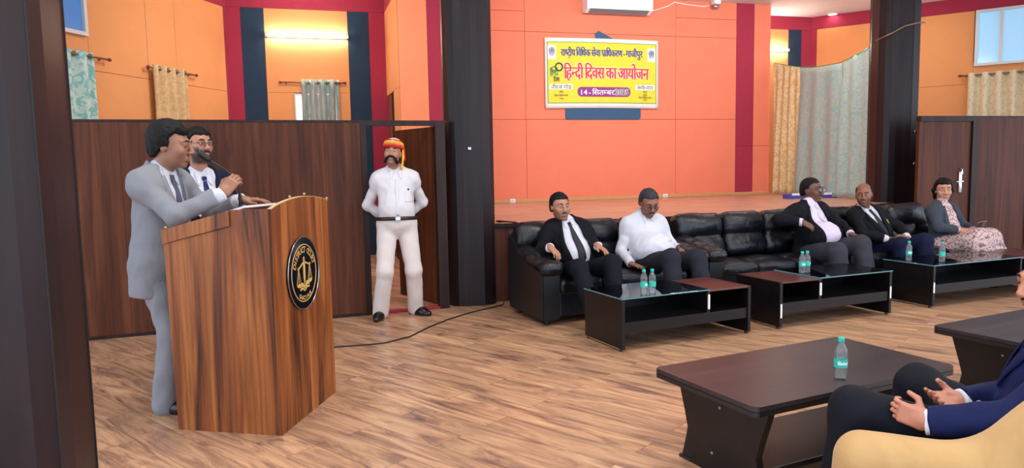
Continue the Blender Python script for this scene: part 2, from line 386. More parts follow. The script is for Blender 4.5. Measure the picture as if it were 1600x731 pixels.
class Field:
    def __init__(s): s.ops = []; s.amp = 0.0; s.freq = 30.0
    def _add(s, fn, lo, hi, k, op):
        s.ops.append((fn, np.asarray(lo, float), np.asarray(hi, float), k, op)); return s
    def cone(s, a, b, ra, rb, k=0.02, flat=None, op='add'):
        """round cone from a to b; flat = (direction, factor) thins it along that direction"""
        a = A3(a); b = A3(b); ab = b - a; L2 = max(ab @ ab, 1e-12)
        fd, ff = (None, 1.0) if flat is None else (unit(flat[0]), flat[1])
        def fn(P):
            q = P - a.astype(f4)
            t = np.clip((q @ ab.astype(f4)) / f4(L2), 0, 1)
            q = q - t[..., None] * ab.astype(f4)
            r = f4(ra) + t * f4(rb - ra)
            if fd is None: return np.sqrt((q * q).sum(-1)) - r
            c = q @ fd.astype(f4)
            qq = q + (c * f4(1 / ff - 1))[..., None] * fd.astype(f4)
            n = np.sqrt((qq * qq).sum(-1)); g = np.sqrt(((q + (c * f4(1 / ff ** 2 - 1))[..., None] * fd.astype(f4)) ** 2).sum(-1))
            return (n - r) * n / np.maximum(g, 1e-6)
        R = max(ra, rb)
        return s._add(fn, np.minimum(a, b) - R, np.maximum(a, b) + R, k, op)
    def ell(s, c, r, R=None, k=0.02, op='add'):
        c = A3(c); r = np.asarray(r, float); R = np.eye(3) if R is None else np.asarray(R, float)
        def fn(P):
            q = (P - c.astype(f4)) @ R.astype(f4)
            a = q / r.astype(f4); k0 = np.sqrt((a * a).sum(-1)); b = a / r.astype(f4); k1 = np.sqrt((b * b).sum(-1))
            return np.where(k1 < 1e-6, f4(-min(r)), k0 * (k0 - 1) / np.maximum(k1, 1e-6))
        ext = np.sqrt(((R * r) ** 2).sum(1))
        return s._add(fn, c - ext, c + ext, k, op)
    def box(s, c, h, R=None, rad=0.01, k=0.01, op='add'):
        c = A3(c); h = np.asarray(h, float); R = np.eye(3) if R is None else np.asarray(R, float)
        def fn(P):
            q = np.abs((P - c.astype(f4)) @ R.astype(f4)) - (h - rad).astype(f4)
            return np.sqrt((np.maximum(q, 0) ** 2).sum(-1)) + np.minimum(q.max(-1), 0) - f4(rad)
        ext = (np.abs(R) * h).sum(1)
        return s._add(fn, c - ext, c + ext, k, op)
    def custom(s, fn, k=0.005, op='sub'):
        return s._add(fn, [-1e3] * 3, [1e3] * 3, k, op)
    def half(s, p, n, k=0.004):
        """keep the side the normal points away from"""
        p = A3(p); n = unit(n)
        return s.custom(lambda P: -((P - p.astype(f4)) @ n.astype(f4)), k, 'sub')
    def copy(s):
        o = Field(); o.ops = list(s.ops); o.amp = s.amp; o.freq = s.freq; return o
    @staticmethod
    def comb(d, v, k, op):
        if op == 'add':
            h = np.maximum(f4(k) - np.abs(d - v), 0) / f4(max(k, 1e-6)); return np.minimum(d, v) - h * h * f4(k * 0.25)
        v = -v
        h = np.maximum(f4(k) - np.abs(d - v), 0) / f4(max(k, 1e-6)); return np.maximum(d, v) + h * h * f4(k * 0.25)
    def eval(s, P):
        P = np.asarray(P, f4); d = np.full(P.shape[:-1], 1.0, f4)
        for fn, lo, hi, k, op in s.ops: d = s.comb(d, fn(P), k, op)
        return d
    def wrinkle(s, P):
        fq = s.freq
        x, y, z = P[..., 0] * fq, P[..., 1] * fq, P[..., 2] * fq
        w = np.sin(x * .9 + 1.7 * np.sin(z * .55 + y * .4)) * np.sin(z * .8 + 1.4 * np.sin(y * .7 - x * .3) + .5)
        w = w + .6 * np.sin(y * 1.3 + z * 1.1 + 1.9 * np.sin(x * .6))
        return w * f4(s.amp)
    def mesh(s, h):
        lo = np.min([o[1] for o in s.ops if o[4] == 'add'], axis=0) - 3 * h
        hi = np.max([o[2] for o in s.ops if o[4] == 'add'], axis=0) + 3 * h
        n = np.ceil((hi - lo) / h).astype(int) + 1
        ax = [(lo[i] + np.arange(n[i]) * h).astype(f4) for i in range(3)]
        D = np.full(n, 1.0, f4)
        for fn, l, u, k, op in s.ops:
            m = k + 3 * h
            i0 = np.maximum(np.floor((l - m - lo) / h).astype(int), 0); i1 = np.minimum(np.ceil((u + m - lo) / h).astype(int) + 1, n)
            if (i1 <= i0).any(): continue
            sl = tuple(slice(a, b) for a, b in zip(i0, i1))
            P = np.stack(np.meshgrid(ax[0][sl[0]], ax[1][sl[1]], ax[2][sl[2]], indexing='ij'), -1)
            D[sl] = s.comb(D[sl], fn(P), k, op)
        if s.amp:
            P = np.stack(np.meshgrid(*ax, indexing='ij'), -1); near = np.abs(D) < 0.03
            D[near] += s.wrinkle(P[near])
        ins = D < 0
        c = [slice(0, -1), slice(1, None)]
        cnt = np.zeros(n - 1, np.int8)
        for i in (0, 1):
            for j in (0, 1):
                for k in (0, 1): cnt += ins[c[i], c[j], c[k]]
        act = np.argwhere((cnt > 0) & (cnt < 8))
        ids = np.full(n - 1, -1, np.int64); ids[tuple(act.T)] = np.arange(len(act))
        acc = np.zeros((len(act), 3)); num = np.zeros(len(act))
        cor = [(i, j, k) for i in (0, 1) for j in (0, 1) for k in (0, 1)]
        for a in cor:
            for b in cor:
                if sum(b) - sum(a) == 1 and sum(abs(p - q) for p, q in zip(a, b)) == 1:
                    da = D[act[:, 0] + a[0], act[:, 1] + a[1], act[:, 2] + a[2]]; db = D[act[:, 0] + b[0], act[:, 1] + b[1], act[:, 2] + b[2]]
                    x = (da < 0) != (db < 0); t = np.where(x, da / np.where(x, da - db, 1), 0)
                    p = np.array(a) + t[:, None] * (np.array(b) - np.array(a))
                    acc += np.where(x[:, None], p, 0); num += x
        V = lo + (act + acc / np.maximum(num, 1)[:, None]) * h
        quads = []
        for axis in range(3):
            u, w = [(1, 2), (2, 0), (0, 1)][axis]
            s0 = [slice(None)] * 3; s1 = [slice(None)] * 3; s0[axis] = slice(0, -1); s1[axis] = slice(1, None)
            a, b = ins[tuple(s0)], ins[tuple(s1)]
            e = np.argwhere(a != b)
            e = e[(e[:, u] > 0) & (e[:, w] > 0) & (e[:, u] < n[u] - 1) & (e[:, w] < n[w] - 1)]
            if not len(e): continue
            flip = a[tuple(e.T)]
            def cid(du, dw):
                q = e.copy(); q[:, u] -= du; q[:, w] -= dw; return ids[tuple(q.T)]
            q = np.stack([cid(1, 1), cid(0, 1), cid(0, 0), cid(1, 0)], 1)
            q[~flip] = q[~flip][:, ::-1]
            quads.append(q)
        return V, (np.concatenate(quads) if quads else np.zeros((0, 4), int))
    def build(s, name, mat, parent, origin, h, matfn=None, attrs=None):
        V, Q = s.mesh(h)
        me = bpy.data.meshes.new(name)
        me.vertices.add(len(V)); me.vertices.foreach_set('co', (V - A3(origin)).astype(f4).ravel())
        me.loops.add(len(Q) * 4); me.loops.foreach_set('vertex_index', Q.astype(np.int32).ravel())
        me.polygons.add(len(Q)); me.polygons.foreach_set('loop_start', np.arange(0, len(Q) * 4, 4, dtype=np.int32))
        me.update(calc_edges=True)
        if attrs is not None:
            for an, fn in attrs.items():
                at = me.attributes.new(an, 'FLOAT', 'POINT'); at.data.foreach_set('value', fn(V).astype(f4))
        o = link(name, me, mat, parent, True)
        if matfn is not None:
            fc = V[Q].mean(1); mi = matfn(fc).astype(np.int32)
            if len(me.polygons) == len(mi): me.polygons.foreach_set('material_index', mi)
        return o

# ------------------------------------------------------------------ people
def ik(a, b, l1, l2, pole):
    d = b - a; L = np.linalg.norm(d); n = d / L
    if L > (l1 + l2) * .998:
        k = L / ((l1 + l2) * .998); l1 *= k; l2 *= k
    x = (l1 * l1 - l2 * l2 + L * L) / (2 * L); y = math.sqrt(max(l1 * l1 - x * x, 0))
    p = pole - (pole @ n) * n
    return a + n * x + unit(p) * y

def hand(F, w, d, n, side, curl=0.5, spread=0.12, sc=1.0, thumb=0.6, tcurl=0.3, gap=0.0):
    """palm, four unequal fingers, a thumb; d = towards the fingers, n = out of the palm, side = +1 left hand, -1 right hand"""
    d = unit(d); n = unit(n - (n @ d) * d); s = np.cross(d, n) * (-side)
    R = np.stack([d, s, n], 1)
    F.cone(w - d * .02, w + d * .02, .026 * sc, .027 * sc, .02, flat=(n, .75))
    F.box(w + d * .052 * sc, (.045 * sc, .038 * sc, .0125 * sc), R, .011 * sc, .018)
    F.cone(w + d * .02 * sc + s * .018 * sc + n * .006, w + d * .05 * sc + s * .028 * sc + n * .008, .016 * sc, .012 * sc, .012)
    tips = []
    for i, (o, L, r) in enumerate(((.0285, .070, .0088), (.0095, .079, .009), (-.0095, .073, .0086), (-.0275, .057, .0078))):
        p = w + d * (.092 - (.006 if i in (0, 3) else 0)) * sc + s * o * sc
        cu = curl[i] if isinstance(curl, (list, tuple)) else curl
        dd = unit(d + s * spread * (1.5 - i) * .35)
        ang = 0.0; rad = r * sc
        for j, seg in enumerate((.45, .31, .24)):
            ang += cu * (0.55, 1.0, 0.7)[j] * 1.1
            v = dd * math.cos(ang) + n * math.sin(ang)
            q = p + v * L * seg * sc
            F.cone(p, q, rad, rad * .92, .0035); rad *= .92; p = q
        tips.append(p)
    p = w + d * .028 * sc + s * .030 * sc + n * .006
    v1 = unit(d * (1 - thumb * .6) + s * thumb + n * .25); q = p + v1 * .040 * sc
    F.cone(p, q, .0125 * sc, .0105 * sc, .008)
    v2 = unit(d * .9 + s * thumb * .35 + n * tcurl); q2 = q + v2 * .034 * sc
    F.cone(q, q2, .0105 * sc, .0085 * sc, .004)
    return tips

def skin_mat(name, col, stub=(52, 40, 36), lipc=(138, 82, 74)):
    """skin with beard shadow and lips laid on by mesh attributes"""
    t = NT(name); b = t.b
    f = t.noise(t.coord(), 14, 4, .6)
    c = t.ramp(f, [(.3, scale_c(col, .92)), (.7, scale_c(col, 1.06))])
    a1 = t.n('ShaderNodeAttribute', attribute_name='stubble'); a2 = t.n('ShaderNodeAttribute', attribute_name='lip')
    g = t.math('MULTIPLY', a1.outputs['Fac'], t.math('ADD', t.math('MULTIPLY', t.noise(t.coord(), 260, 2), .5), .7))
    c = t.mix(g, c, rgb(*stub)); lc = tuple((lin(q / 255) + col[i]) / 2 for i, q in enumerate(lipc)) + (1,)
    c = t.mix(a2.outputs['Fac'], c, lc)
    t.l(c, b.inputs['Base Color'])
    b.inputs['Roughness'].default_value = .46; b.inputs['Subsurface Weight'].default_value = .06
    b.inputs['Subsurface Radius'].default_value = (.012, .005, .003)
    return t.m
def cloth(name, col, rough=.8, col2=None, scale=60, thr=(.5, .6), weave=.12, sheen=.0):
    t = NT(name); b = t.b; b.inputs['Roughness'].default_value = rough; b.inputs['Sheen Weight'].default_value = sheen; b.inputs['Specular IOR Level'].default_value = .2
    v = t.coord(); f = t.noise(v, 5, 4, .6, .8)
    b.inputs['Base Color'].default_value = col
    if col2 is not None:
        t.l(t.ramp(t.noise(v, scale, 2, .5, .8), [(thr[0], col), (thr[1], col2)]), b.inputs['Base Color'])
    g = t.noise(t.coord((1, 1, .5)), 8, 5, .5, .7)
    hh = t.math('ADD', t.math('MULTIPLY', g, 1.0), t.math('MULTIPLY', t.noise(v, 300, 2), .05))
    t.bump(hh, weave * 3.2, .03)
    return t.m
M['hair'] = plain('black_hair', rgb(12, 10, 11), .6, bump=.6, bscale=140, spec=.25)
M['hair_grey'] = plain('greying_hair', rgb(50, 50, 54), .6, var=.75, vscale=90, bump=.5, bscale=140, spec=.25)
M['eye_w'] = plain('eye_white', rgb(214, 206, 200), .25)
M['eye_d'] = plain('eye_iris', rgb(22, 14, 12), .15)
M['shoe'] = plain('black_shoe_leather', rgb(14, 14, 17), .22)
M['lens_frame'] = plain('spectacle_frame', rgb(30, 26, 34), .3)
M['lens'] = glassy('spectacle_lens', (.93, .92, .98, 1), 1.12)
M['tie_dark'] = cloth('charcoal_tie', rgb(44, 46, 54), .55)
M['tie_spot'] = cloth('navy_spotted_tie', rgb(20, 30, 84), .5, rgb(180, 190, 226), 85, (.64, .67))
M['tie_grey'] = cloth('slate_tie', rgb(88, 90, 112), .55)
M['belt'] = plain('dark_brown_belt', rgb(44, 28, 24), .4)
M['lip'] = plain('lips', rgb(128, 74, 66), .45)

class Person:
    def __init__(s, label, root, hip, face, skin, lean=0.0, sh=.43, neck=.0, shw=.175, girth=1.0, belly=0.0, twist=0.0, sway=(0, 0),
                 head=None, head_yaw=0.0, head_pitch=0.0, head_roll=0.0, h=.0055, sc=1.0, group=None):
        s.label = label; s.o = A3(root); s.hip = A3(hip); s.h = h; s.sc = sc
        th = math.radians(face); s.f = np.array([math.sin(th), -math.cos(th), 0]); s.s = np.array([math.cos(th), math.sin(th), 0])
        la = math.radians(lean); z = np.array([0, 0, 1.0])
        s.up = unit(z * math.cos(la) - s.f * math.sin(la) + s.s * sway[0])
        s.ts = unit(s.s - (s.s @ s.up) * s.up); s.tf = np.cross(s.ts, s.up); s.tf = s.tf if s.tf @ s.f > 0 else -s.tf
        tw = math.radians(twist)
        s.cs = unit(s.s * math.cos(tw) + s.f * math.sin(tw) * -1)      # chest left axis
        s.girth = girth; s.belly = belly
        s.shc = s.hip + s.up * sh; s.nb = s.shc + s.up * .05
        s.sho = {1: s.shc + s.cs * shw, -1: s.shc - s.cs * shw}
        s.sh = sh
        hy = math.radians(head_yaw); hp = math.radians(head_pitch); hr = math.radians(head_roll)
        hf = np.array([math.sin(hy) * math.cos(hp), -math.cos(hy) * math.cos(hp), math.sin(hp)])
        hl = np.array([math.cos(hy), math.sin(hy), 0]); hu = unit(np.cross(hl, -hf)); hl2 = unit(hl * math.cos(hr) + hu * math.sin(hr)); hu2 = np.cross(hl2, -hf)
        s.HR = np.stack([hl2, -hf, hu2], 1)
        s.hc = A3(head) if head is not None else s.nb + s.up * .155 + s.f * .02
        s.B = Field(); s.skin = skin; s.wr = {}; s.el = {}; s.kn = {}; s.an = {}; s.hip_j = {}
        s.kids = []
    def H(s, x, y, z): return s.hc + s.HR @ (np.array([x, y, z]) * s.sc)
    def HL(s, P): return ((P - s.hc) @ s.HR) / s.sc
    def torso(s, F, e, k=.06, legs=True):
        g, b = s.girth, s.belly; R = np.stack([s.ts, s.tf, s.up], 1); L = s.sh / .43
        F.ell(s.hip + s.up * .03, (.172 * g + e, .122 * g + e, .14 + e), R, k)
        F.ell(s.hip + s.up * .16 * L + s.tf * (.01 + b * .55), (.150 * g + .25 * b + e, .112 * g + b * .6 + e, .16 + e), R, k)
        Rc = np.stack([s.cs, np.cross(s.up, s.cs), s.up], 1)
        F.ell(s.hip + s.up * .31 * L + s.tf * .012, (.163 * g + e, .118 * g + e, .165 + e), Rc, k)
        a, c = s.sho[1], s.sho[-1]; m = (a + c) / 2
        F.cone(m + (a - m) * .72 - s.up * .01, m + (c - m) * .72 - s.up * .01, .060 + e, .060 + e, k)
        for q in (1, -1):
            F.cone(s.nb + s.up * .030, m + (s.sho[q] - m) * .92 - s.up * .004, .048 + e, .050 + e, .06)
    def sleeve(s, F, q, back, r, k=.07):
        a, el, w = s.sho[q], s.el[q], s.wr[q]; d = unit(el - w); w2 = w + d * back
        ua = unit(el - a); a2 = a + (s.shc - a) * .08 - s.up * .010
        F.cone(a2, a + ua * .07, r[0] * .98, r[0] * .96, k)
        G = Field(); G.cone(a2, el, r[0] * .98, r[1], .03); G.cone(el, w2 - d * .03, r[1], r[2], .03)
        R = np.stack([d, unit(np.cross(d, np.array([.3, .5, .8]))), np.zeros(3)], 1); R[:, 2] = np.cross(R[:, 0], R[:, 1])
        G.box(w2 - d * .06, (.06, .07, .07), R, .001, .004, 'sub')
        lo = np.min([o[1] for o in G.ops[:2]], 0); hi = np.max([o[2] for o in G.ops[:2]], 0)
        F._add(G.eval, lo, hi, .022, 'add')
    def arm(s, side, wrist, pole, fdir, palm, curl=.5, thumb=.6, tcurl=.3, spread=.12, l1=.275, l2=.245, sc=1.0):
        w = A3(wrist); a = s.sho[side]
        el = ik(a, w, l1, l2, A3(pole) - (a + w) / 2); s.wr[side] = w; s.el[side] = el
        s.B.cone(a, el, .044, .036, .03); s.B.cone(el, w, .036, .027, .02)
        s.tips = hand(s.B, w, A3(fdir), A3(palm), side, curl, spread, sc, thumb, tcurl)
    def leg(s, side, ankle, pole, l1=.43, l2=.41, knee=None):
        hj = s.hip + s.s * side * .092; an = A3(ankle); kn = A3(knee) if knee is not None else ik(hj, an, l1, l2, A3(pole) - (hj + an) / 2)
        s.hip_j[side] = hj; s.kn[side] = kn; s.an[side] = an
        s.B.cone(hj, kn, .07, .05, .04); s.B.cone(kn, an, .05, .035, .02)
    def head(s, face_w=1.0, jaw=1.0, nose=1.0, lid=0.0):
        B, H, R, c = s.B, s.H, s.HR, s.sc
        q = lambda *r: tuple(x * c for x in r)
        B.cone(s.nb - s.up * .03, H(0, .022, -.055), .058, .054 * c, .03)
        B.ell(H(0, .018, .035), q(.074, .094, .083), R, .03)
        B.ell(H(0, -.028, -.022), q(.063 * face_w, .062, .083), R, .03)
        B.ell(H(0, -.030, -.066), q(.050 * jaw, .050, .045), R, .03)
        B.ell(H(0, -.066, -.098), q(.024, .020, .018), R, .02)
        for e in (1, -1):
            B.ell(H(e * .040 * face_w, -.060, -.026), q(.026, .026, .03), R, .02)
            B.ell(H(e * .0735, .012, -.006), q(.0095, .020, .031), R, .010); B.ell(H(e * .0835, .009, -.003), q(.005, .009, .015), R, .004, 'sub')
            B.ell(H(e * .031, -.100, .008), q(.019, .018, .012), R, .012, 'sub')
            B.ell(H(e * .031, -.076, .007), q(.0165, .014, .013), R, .004)
            B.ell(H(e * .031, -.0800, .0135 - lid * .006), q(.0165, .0105, .0065), R, .003); B.ell(H(e * .031, -.0795, .0005), q(.0155, .0095, .0045), R, .003)
            B.cone(H(e * .046, -.074, .026), H(e * .012, -.089, .026), .008 * c, .009 * c, .022)
            B.ell(H(e * .013, -.101, -.032), q(.010, .012, .008), R, .006)
        B.cone(H(0, -.090, .016), H(0, -.112 * nose, -.026), .009 * c, .0125 * c, .012)
        B.cone(H(-.020, -.090, -.059), H(.020, -.090, -.059), .006 * c, .006 * c, .006); B.cone(H(-.017, -.0885, -.070), H(.017, -.0885, -.070), .0075 * c, .0075 * c, .006)
        B.cone(H(0, -.096, -.058), H(0, -.094, -.070), .006 * c, .007 * c, .008)
        B.cone(H(-.022, -.103, -.0645), H(.022, -.103, -.0645), .0026 * c, .0026 * c, .004, op='sub')
    def finish(s, cat='person', stubble=0.0, full=False):
        def sm(x, a, b): t_ = np.clip((x - a) / (b - a), 0, 1); return t_ * t_ * (3 - 2 * t_)
        def stub(V):
            p = s.HL(V); x, y, z = np.abs(p[:, 0]), p[:, 1], p[:, 2]
            low = sm(-z, .040, .062); side = sm(x, .040, .056) * sm(-z, .005, .03) * sm(.03 - y, 0, .03)
            m = np.maximum(low, side) * sm(z, -.150, -.118) * sm(.035 - y, 0, .03)
            if not full: m = m * .9
            up = (1 - sm(np.sqrt((x / .032) ** 2 + ((z + .062) / .014) ** 2), .8, 1.2)) 
            return np.clip(m * (1 - up), 0, 1) * stubble
        def lip(V):
            p = s.HL(V); r = np.sqrt((p[:, 0] / .027) ** 2 + ((p[:, 2] + .0645) / .0115) ** 2)
            return (1 - sm(r, .75, 1.15)) * (p[:, 1] < -.07)
        s.root = s.B.build('person', s.skin, None, s.o, s.h, None, {'stubble': stub, 'lip': lip})
        s.root.location = s.o; tag(s.root, s.label, cat)
        return s.root
    def fld(s, F, name, mat, h=None): return F.build(name, mat, s.root, s.o, h or s.h * 1.25)
    def mb(s, B, name, mat, smooth=True, **kw):
        bmesh.ops.translate(B.bm, vec=Vector(-s.o), verts=B.bm.verts)
        return B.build(name, mat, s.root, smooth, **kw)
    def face(s, brow=1.0, eye=True, look=0.0, closed=False, thick=.0042):
        for e in (1, -1):
            zc = .0135 if not closed else .0045
            if not closed:
                F = Field(); F.ell(s.H(e * .031, -.0845, .0065), (.0135 * s.sc, .008, .0062 * s.sc), s.HR, .002)
                def mf(fc, e=e):
                    p = s.HL(fc); return ((p[:, 0] - e * .031 - look * .006) ** 2 + (p[:, 2] - .0065) ** 2 < .0058 ** 2).astype(float)
                F.build('eye', [M['eye_w'], M['eye_d']], s.root, s.o, .0022, mf)
            if True:
                B = MB(); B.tube([s.H(e * (.031 + t * .0145), -.0905 + abs(t) * .005, zc - .0017 - t * t * .0045) for t in (-1, -.5, 0, .5, 1)], [.0012, .002, .0022, .002, .0012], 6)
                s.mb(B, 'eyelash', M['hair'])
            B = MB(); B.tube([s.H(e * x, y, z) for x, y, z in ((.010, -.0985, .027), (.022, -.0985, .0325), (.036, -.092, .0335), (.052, -.080, .026))], [.002 * brow, thick * brow, thick * brow, .0015], 6)
            s.mb(B, 'eyebrow', M['hair'])
    def hair(s, mat=None, line=.062, back=-.055, side=-.02, vol=.012, bald=False, top=0.0, amp=.002):
        R = s.HR; c = s.sc; F = Field(); q = lambda *r: tuple(x * c for x in r)
        F.ell(s.H(0, .020, .036 + top), q(.074 + vol, .094 + vol, .083 + vol), R, .02)
        F.ell(s.H(0, .058, -.02), q(.066 + vol * .6, .055 + vol * .5, .07), R, .03)
        # keep the face free: M-shaped hairline, sideburns in front of the ears
        def face_free(P):
            p = s.HL(P); x, y, z = np.abs(p[..., 0]), p[..., 1], p[..., 2]
            w = np.clip((x - .030) / .034, 0, 1); w = w * w * (3 - 2 * w)
            c0 = -.072 - .95 * (z - line) + 1.6 * np.maximum(x - .018, 0) * np.clip((z - line + .02) / .03, 0, 1) * .35
            c1 = -.014 - .75 * np.maximum(z - .040, 0) + .35 * np.maximum(-z, 0)
            yb = c0 * (1 - w) + np.minimum(c1, np.maximum(c0, c1)) * w
            return ((y - yb) * .72 * c).astype(f4)
        F.custom(face_free, .016, 'sub')
        def low(P):
            p = s.HL(P); lim = np.where(p[..., 1] < .03, side, back) 
            lim = side + (back - side) * np.clip((p[..., 1] - .02) / .05, 0, 1)
            return ((p[..., 2] - lim) * c).astype(f4)
        F.custom(low, .01, 'sub')
        if bald:
            F.ell(s.H(0, -.015, .12), q(.064, .115, .09), R, .02, 'sub')
        F.amp = amp; F.freq = 140
        return s.fld(F, 'hair', mat or M['hair'], s.h)
    def surf(s, F, a, t, yaw=0.0):
        """outermost point of field F in front of the spine at sideways a, height t (arrays)"""
        a = np.asarray(a, float); t = np.asarray(t, float)
        base = s.hip + a[..., None] * s.ts + t[..., None] * s.up
        ff = np.linspace(.40, -.06, 185)
        P = base[..., None, :] + ff[:, None] * s.tf
        d = F.eval(P) < 0; i = d.argmax(-1); i = np.where(d.any(-1), i, 150)
        return base + ff[i][..., None] * s.tf
    def strip(s, F, left, right, name, mat, off=.004, thick=.006, n=14, m=3, mi=None):
        """cloth strip between two (sideways, height) polylines, laid on the field's front"""
        def res(pl):
            pl = np.array(pl, float); d = np.r_[0, np.cumsum(np.linalg.norm(np.diff(pl, axis=0), axis=1))]; u = np.linspace(0, d[-1], n + 1)
            return np.stack([np.interp(u, d, pl[:, i]) for i in (0, 1)], 1)
        l, r = res(left), res(right)
        w = np.linspace(0, 1, m + 1)
        g = l[:, None] * (1 - w)[None, :, None] + r[:, None] * w[None, :, None]
        P = s.surf(F, g[..., 0], g[..., 1])
        f = (P - s.hip) @ s.tf
        for _ in range(2): f[1:-1] = (f[:-2] + f[1:-1] * 2 + f[2:]) / 4
        P = s.hip + g[..., 0:1] * s.ts + g[..., 1:2] * s.up + (f[..., None] + off) * s.tf
        B = MB(); vs = [[B.bm.verts.new(P[i, j] ) for j in range(m + 1)] for i in range(n + 1)]
        for i in range(n):
            for j in range(m): B.bm.faces.new((vs[i][j], vs[i + 1][j], vs[i + 1][j + 1], vs[i][j + 1]))
        return s.mb(B, name, mat, True, solid=thick)
    # ---- clothes
    def neckfield(s, F, e): F.cone(s.nb - s.up * .03, s.nb + s.up * .035, .062 + e, .056 + e, .03)
    def shirt(s, mat, sleeves=True, cuff_back=.012, hem=-.02, collar=None, sl=1.0, e=.010, ring=True, name='shirt'):
        F = Field(); s.torso(F, e)
        F.half(s.hip + s.up * hem, -s.up, .01)
        if ring: F.cone(s.nb - s.up * .02, s.nb + s.up * .028 - s.tf * .004, .066, .0605, .012)
        s.shirtF = F.copy()
        if sleeves:
            for q in (1, -1):
                s.sleeve(F, q, cuff_back, (.062 * sl, max(.053 * sl, .0495), .0405))
        F.amp = .0028; F.freq = 42
        o = s.fld(F, name, mat)
        return o
    def collar(s, mat, w=.045, drop=.07, gap=.006, top=None):
        t0 = s.sh + .085 if top is None else top; F = s.shirtF
        for q in (1, -1):
            s.strip(F, [(q * gap, t0 - .03), (q * (gap + .012), t0 - .03 - drop * .5), (q * (gap + .038), t0 - .03 - drop)], [(q * .058, t0 + .0), (q * .062, t0 - .025), (q * (gap + .040), t0 - .03 - drop)], 'collar', mat, .005, .005)
    def tie(s, mat, end=.08, w=.03):
        F = s.shirtF; t0 = s.sh + .045
        s.strip(F, [(-.017, t0), (-.012, t0 - .035), (-w * .75, t0 - .16), (-w, end + .05), (-.002, end)], [(.017, t0), (.012, t0 - .035), (w * .75, t0 - .16), (w, end + .05), (.002, end)], 'tie', mat, .008, .008)
    def jacket(s, mat, vt=.16, vw=.085, hem=-.16, flare=.01, e=.017, lapel=.055, cuff=.03, opening=0.0, sleeve=1.0, name='jacket', amp=.0035, lap=True, back_only=False):
        F = Field(); s.torso(F, e)
        R = np.stack([s.ts, s.tf, s.up], 1)
        F.ell(s.hip - s.up * .02, (.185 * s.girth + flare, .135 * s.girth + flare, .17), R, .05)
        if hem < -.15: F.cone(s.hip + s.up * .30 - s.tf * .005, s.hip + s.up * (hem + .05) - s.tf * .005, .155 * s.girth + e, .186 * s.girth + flare, .05, flat=(s.tf, .78))
        if hem < -.1: F.cone(s.hip, s.hip + s.up * (hem + .02), .185 * s.girth + flare * .5, .195 * s.girth + flare, .05, flat=(s.tf, .74))
        F.half(s.hip + s.up * hem, -s.up, .012)
        hip, ts, tf, up, sh = s.hip, s.ts, s.tf, s.up, s.sh
        jf = F.copy()
        def wf(t):
            t = np.asarray(t, float)
            return vw * np.clip((t - vt) / (sh + .03 - vt), 0, 1.0) + opening * np.clip((t + .35) / .5, 0, 1) * np.clip((sh + .05 - t) / .22, 0, 1)
        def cut(P):
            q = P - hip.astype(f4); a = np.abs(q @ ts.astype(f4)); t = q @ up.astype(f4); f = q @ tf.astype(f4)
            return (np.maximum(a - wf(t).astype(f4), -f) * .85).astype(f4)
        F.custom(cut, .006, 'sub')
        # collar standing round the neck, then the neck opening
        F.cone(s.nb - s.up * .02 - tf * .008, s.nb + s.up * .030 - tf * .012, .082, .070, .02)
        F.custom(cut, .006, 'sub')
        F.cone(s.nb - s.up * .03 + tf * .016, s.nb + s.up * .10, .060, .066, .008, op='sub')
        for q in (1, -1): s.sleeve(F, q, cuff, (.066 * sleeve, .059 * sleeve, .049), .075)
        F.amp = amp; F.freq = 34
        o = s.fld(F, name, mat)
        if lap:
            tt = np.linspace(sh + .045, vt, 9); w_ = wf(tt)
            wid = np.interp(tt, [vt, vt + (sh - vt) * .55, vt + (sh - vt) * .70, sh + .045], [.004, lapel, lapel * .8, .024])
            for q in (1, -1):
                s.strip(jf, [(q * (x + .002), t) for x, t in zip(w_, tt)], [(q * (x + d), t) for x, d, t in zip(w_, wid, tt)], 'lapel', mat, .006, .006)
        s.jacketF = jf
        return o
    def trousers(s, mat, hem_r=.068, knee_r=.072, thigh=.092, bottom=.03, waist=.075, e=.0, amp=.0035):
        F = Field(); R = np.stack([s.ts, s.tf, s.up], 1); g = s.girth
        F.ell(s.hip + s.up * .03, (.180 * g + e, .132 * g + e, .14), R, .05)
        if s.belly: F.ell(s.hip + s.up * .06 + s.tf * (.01 + s.belly * .4), (.16 * g + .2 * s.belly, .115 * g + .5 * s.belly, .12), R, .05)
        F.half(s.hip + s.up * waist, s.up, .006)
        for q in (1, -1):
            F.cone(s.hip_j[q], s.kn[q], thigh, knee_r, .035)
            d = unit(s.kn[q] - s.an[q]); F.cone(s.kn[q], s.an[q] + d * bottom, knee_r, hem_r, .03)
        F.amp = amp; F.freq = 30
        return s.fld(F, 'trousers', mat)
    def belt(s, mat, t=.085):
        n = 28; F = Field(); s.torso(F, .012); pts = []
        B = MB(); g, b = s.girth, s.belly
        ang = np.linspace(0, 2 * np.pi, 40, endpoint=False); ring = []
        for a in ang:
            dv = np.cos(a) * s.ts + np.sin(a) * s.tf; rr_ = np.linspace(.32, .02, 140); P = s.hip + s.up * t + rr_[:, None] * dv
            i = (F.eval(P) < 0).argmax(); ring.append(P[i] + dv * .016)
        vs = [[B.bm.verts.new(p + s.up * z) for z in (-.017, .017)] for p in ring]
        for i in range(40):
            j = (i + 1) % 40; B.bm.faces.new((vs[i][0], vs[j][0], vs[j][1], vs[i][1]))
        o = s.mb(B, 'belt', mat, True, solid=.006)
        c = ring[10]; B = MB(); R = Matrix((s.ts, s.tf, s.up)).transposed().to_4x4(); R.translation = Vector(c + s.tf * .008)
        B.box(-.024, .024, -.004, .004, -.02, .02, .003, 1, R); k = s.mb(B, 'buckle', M['steel'], False)
        k.parent = o
        return o
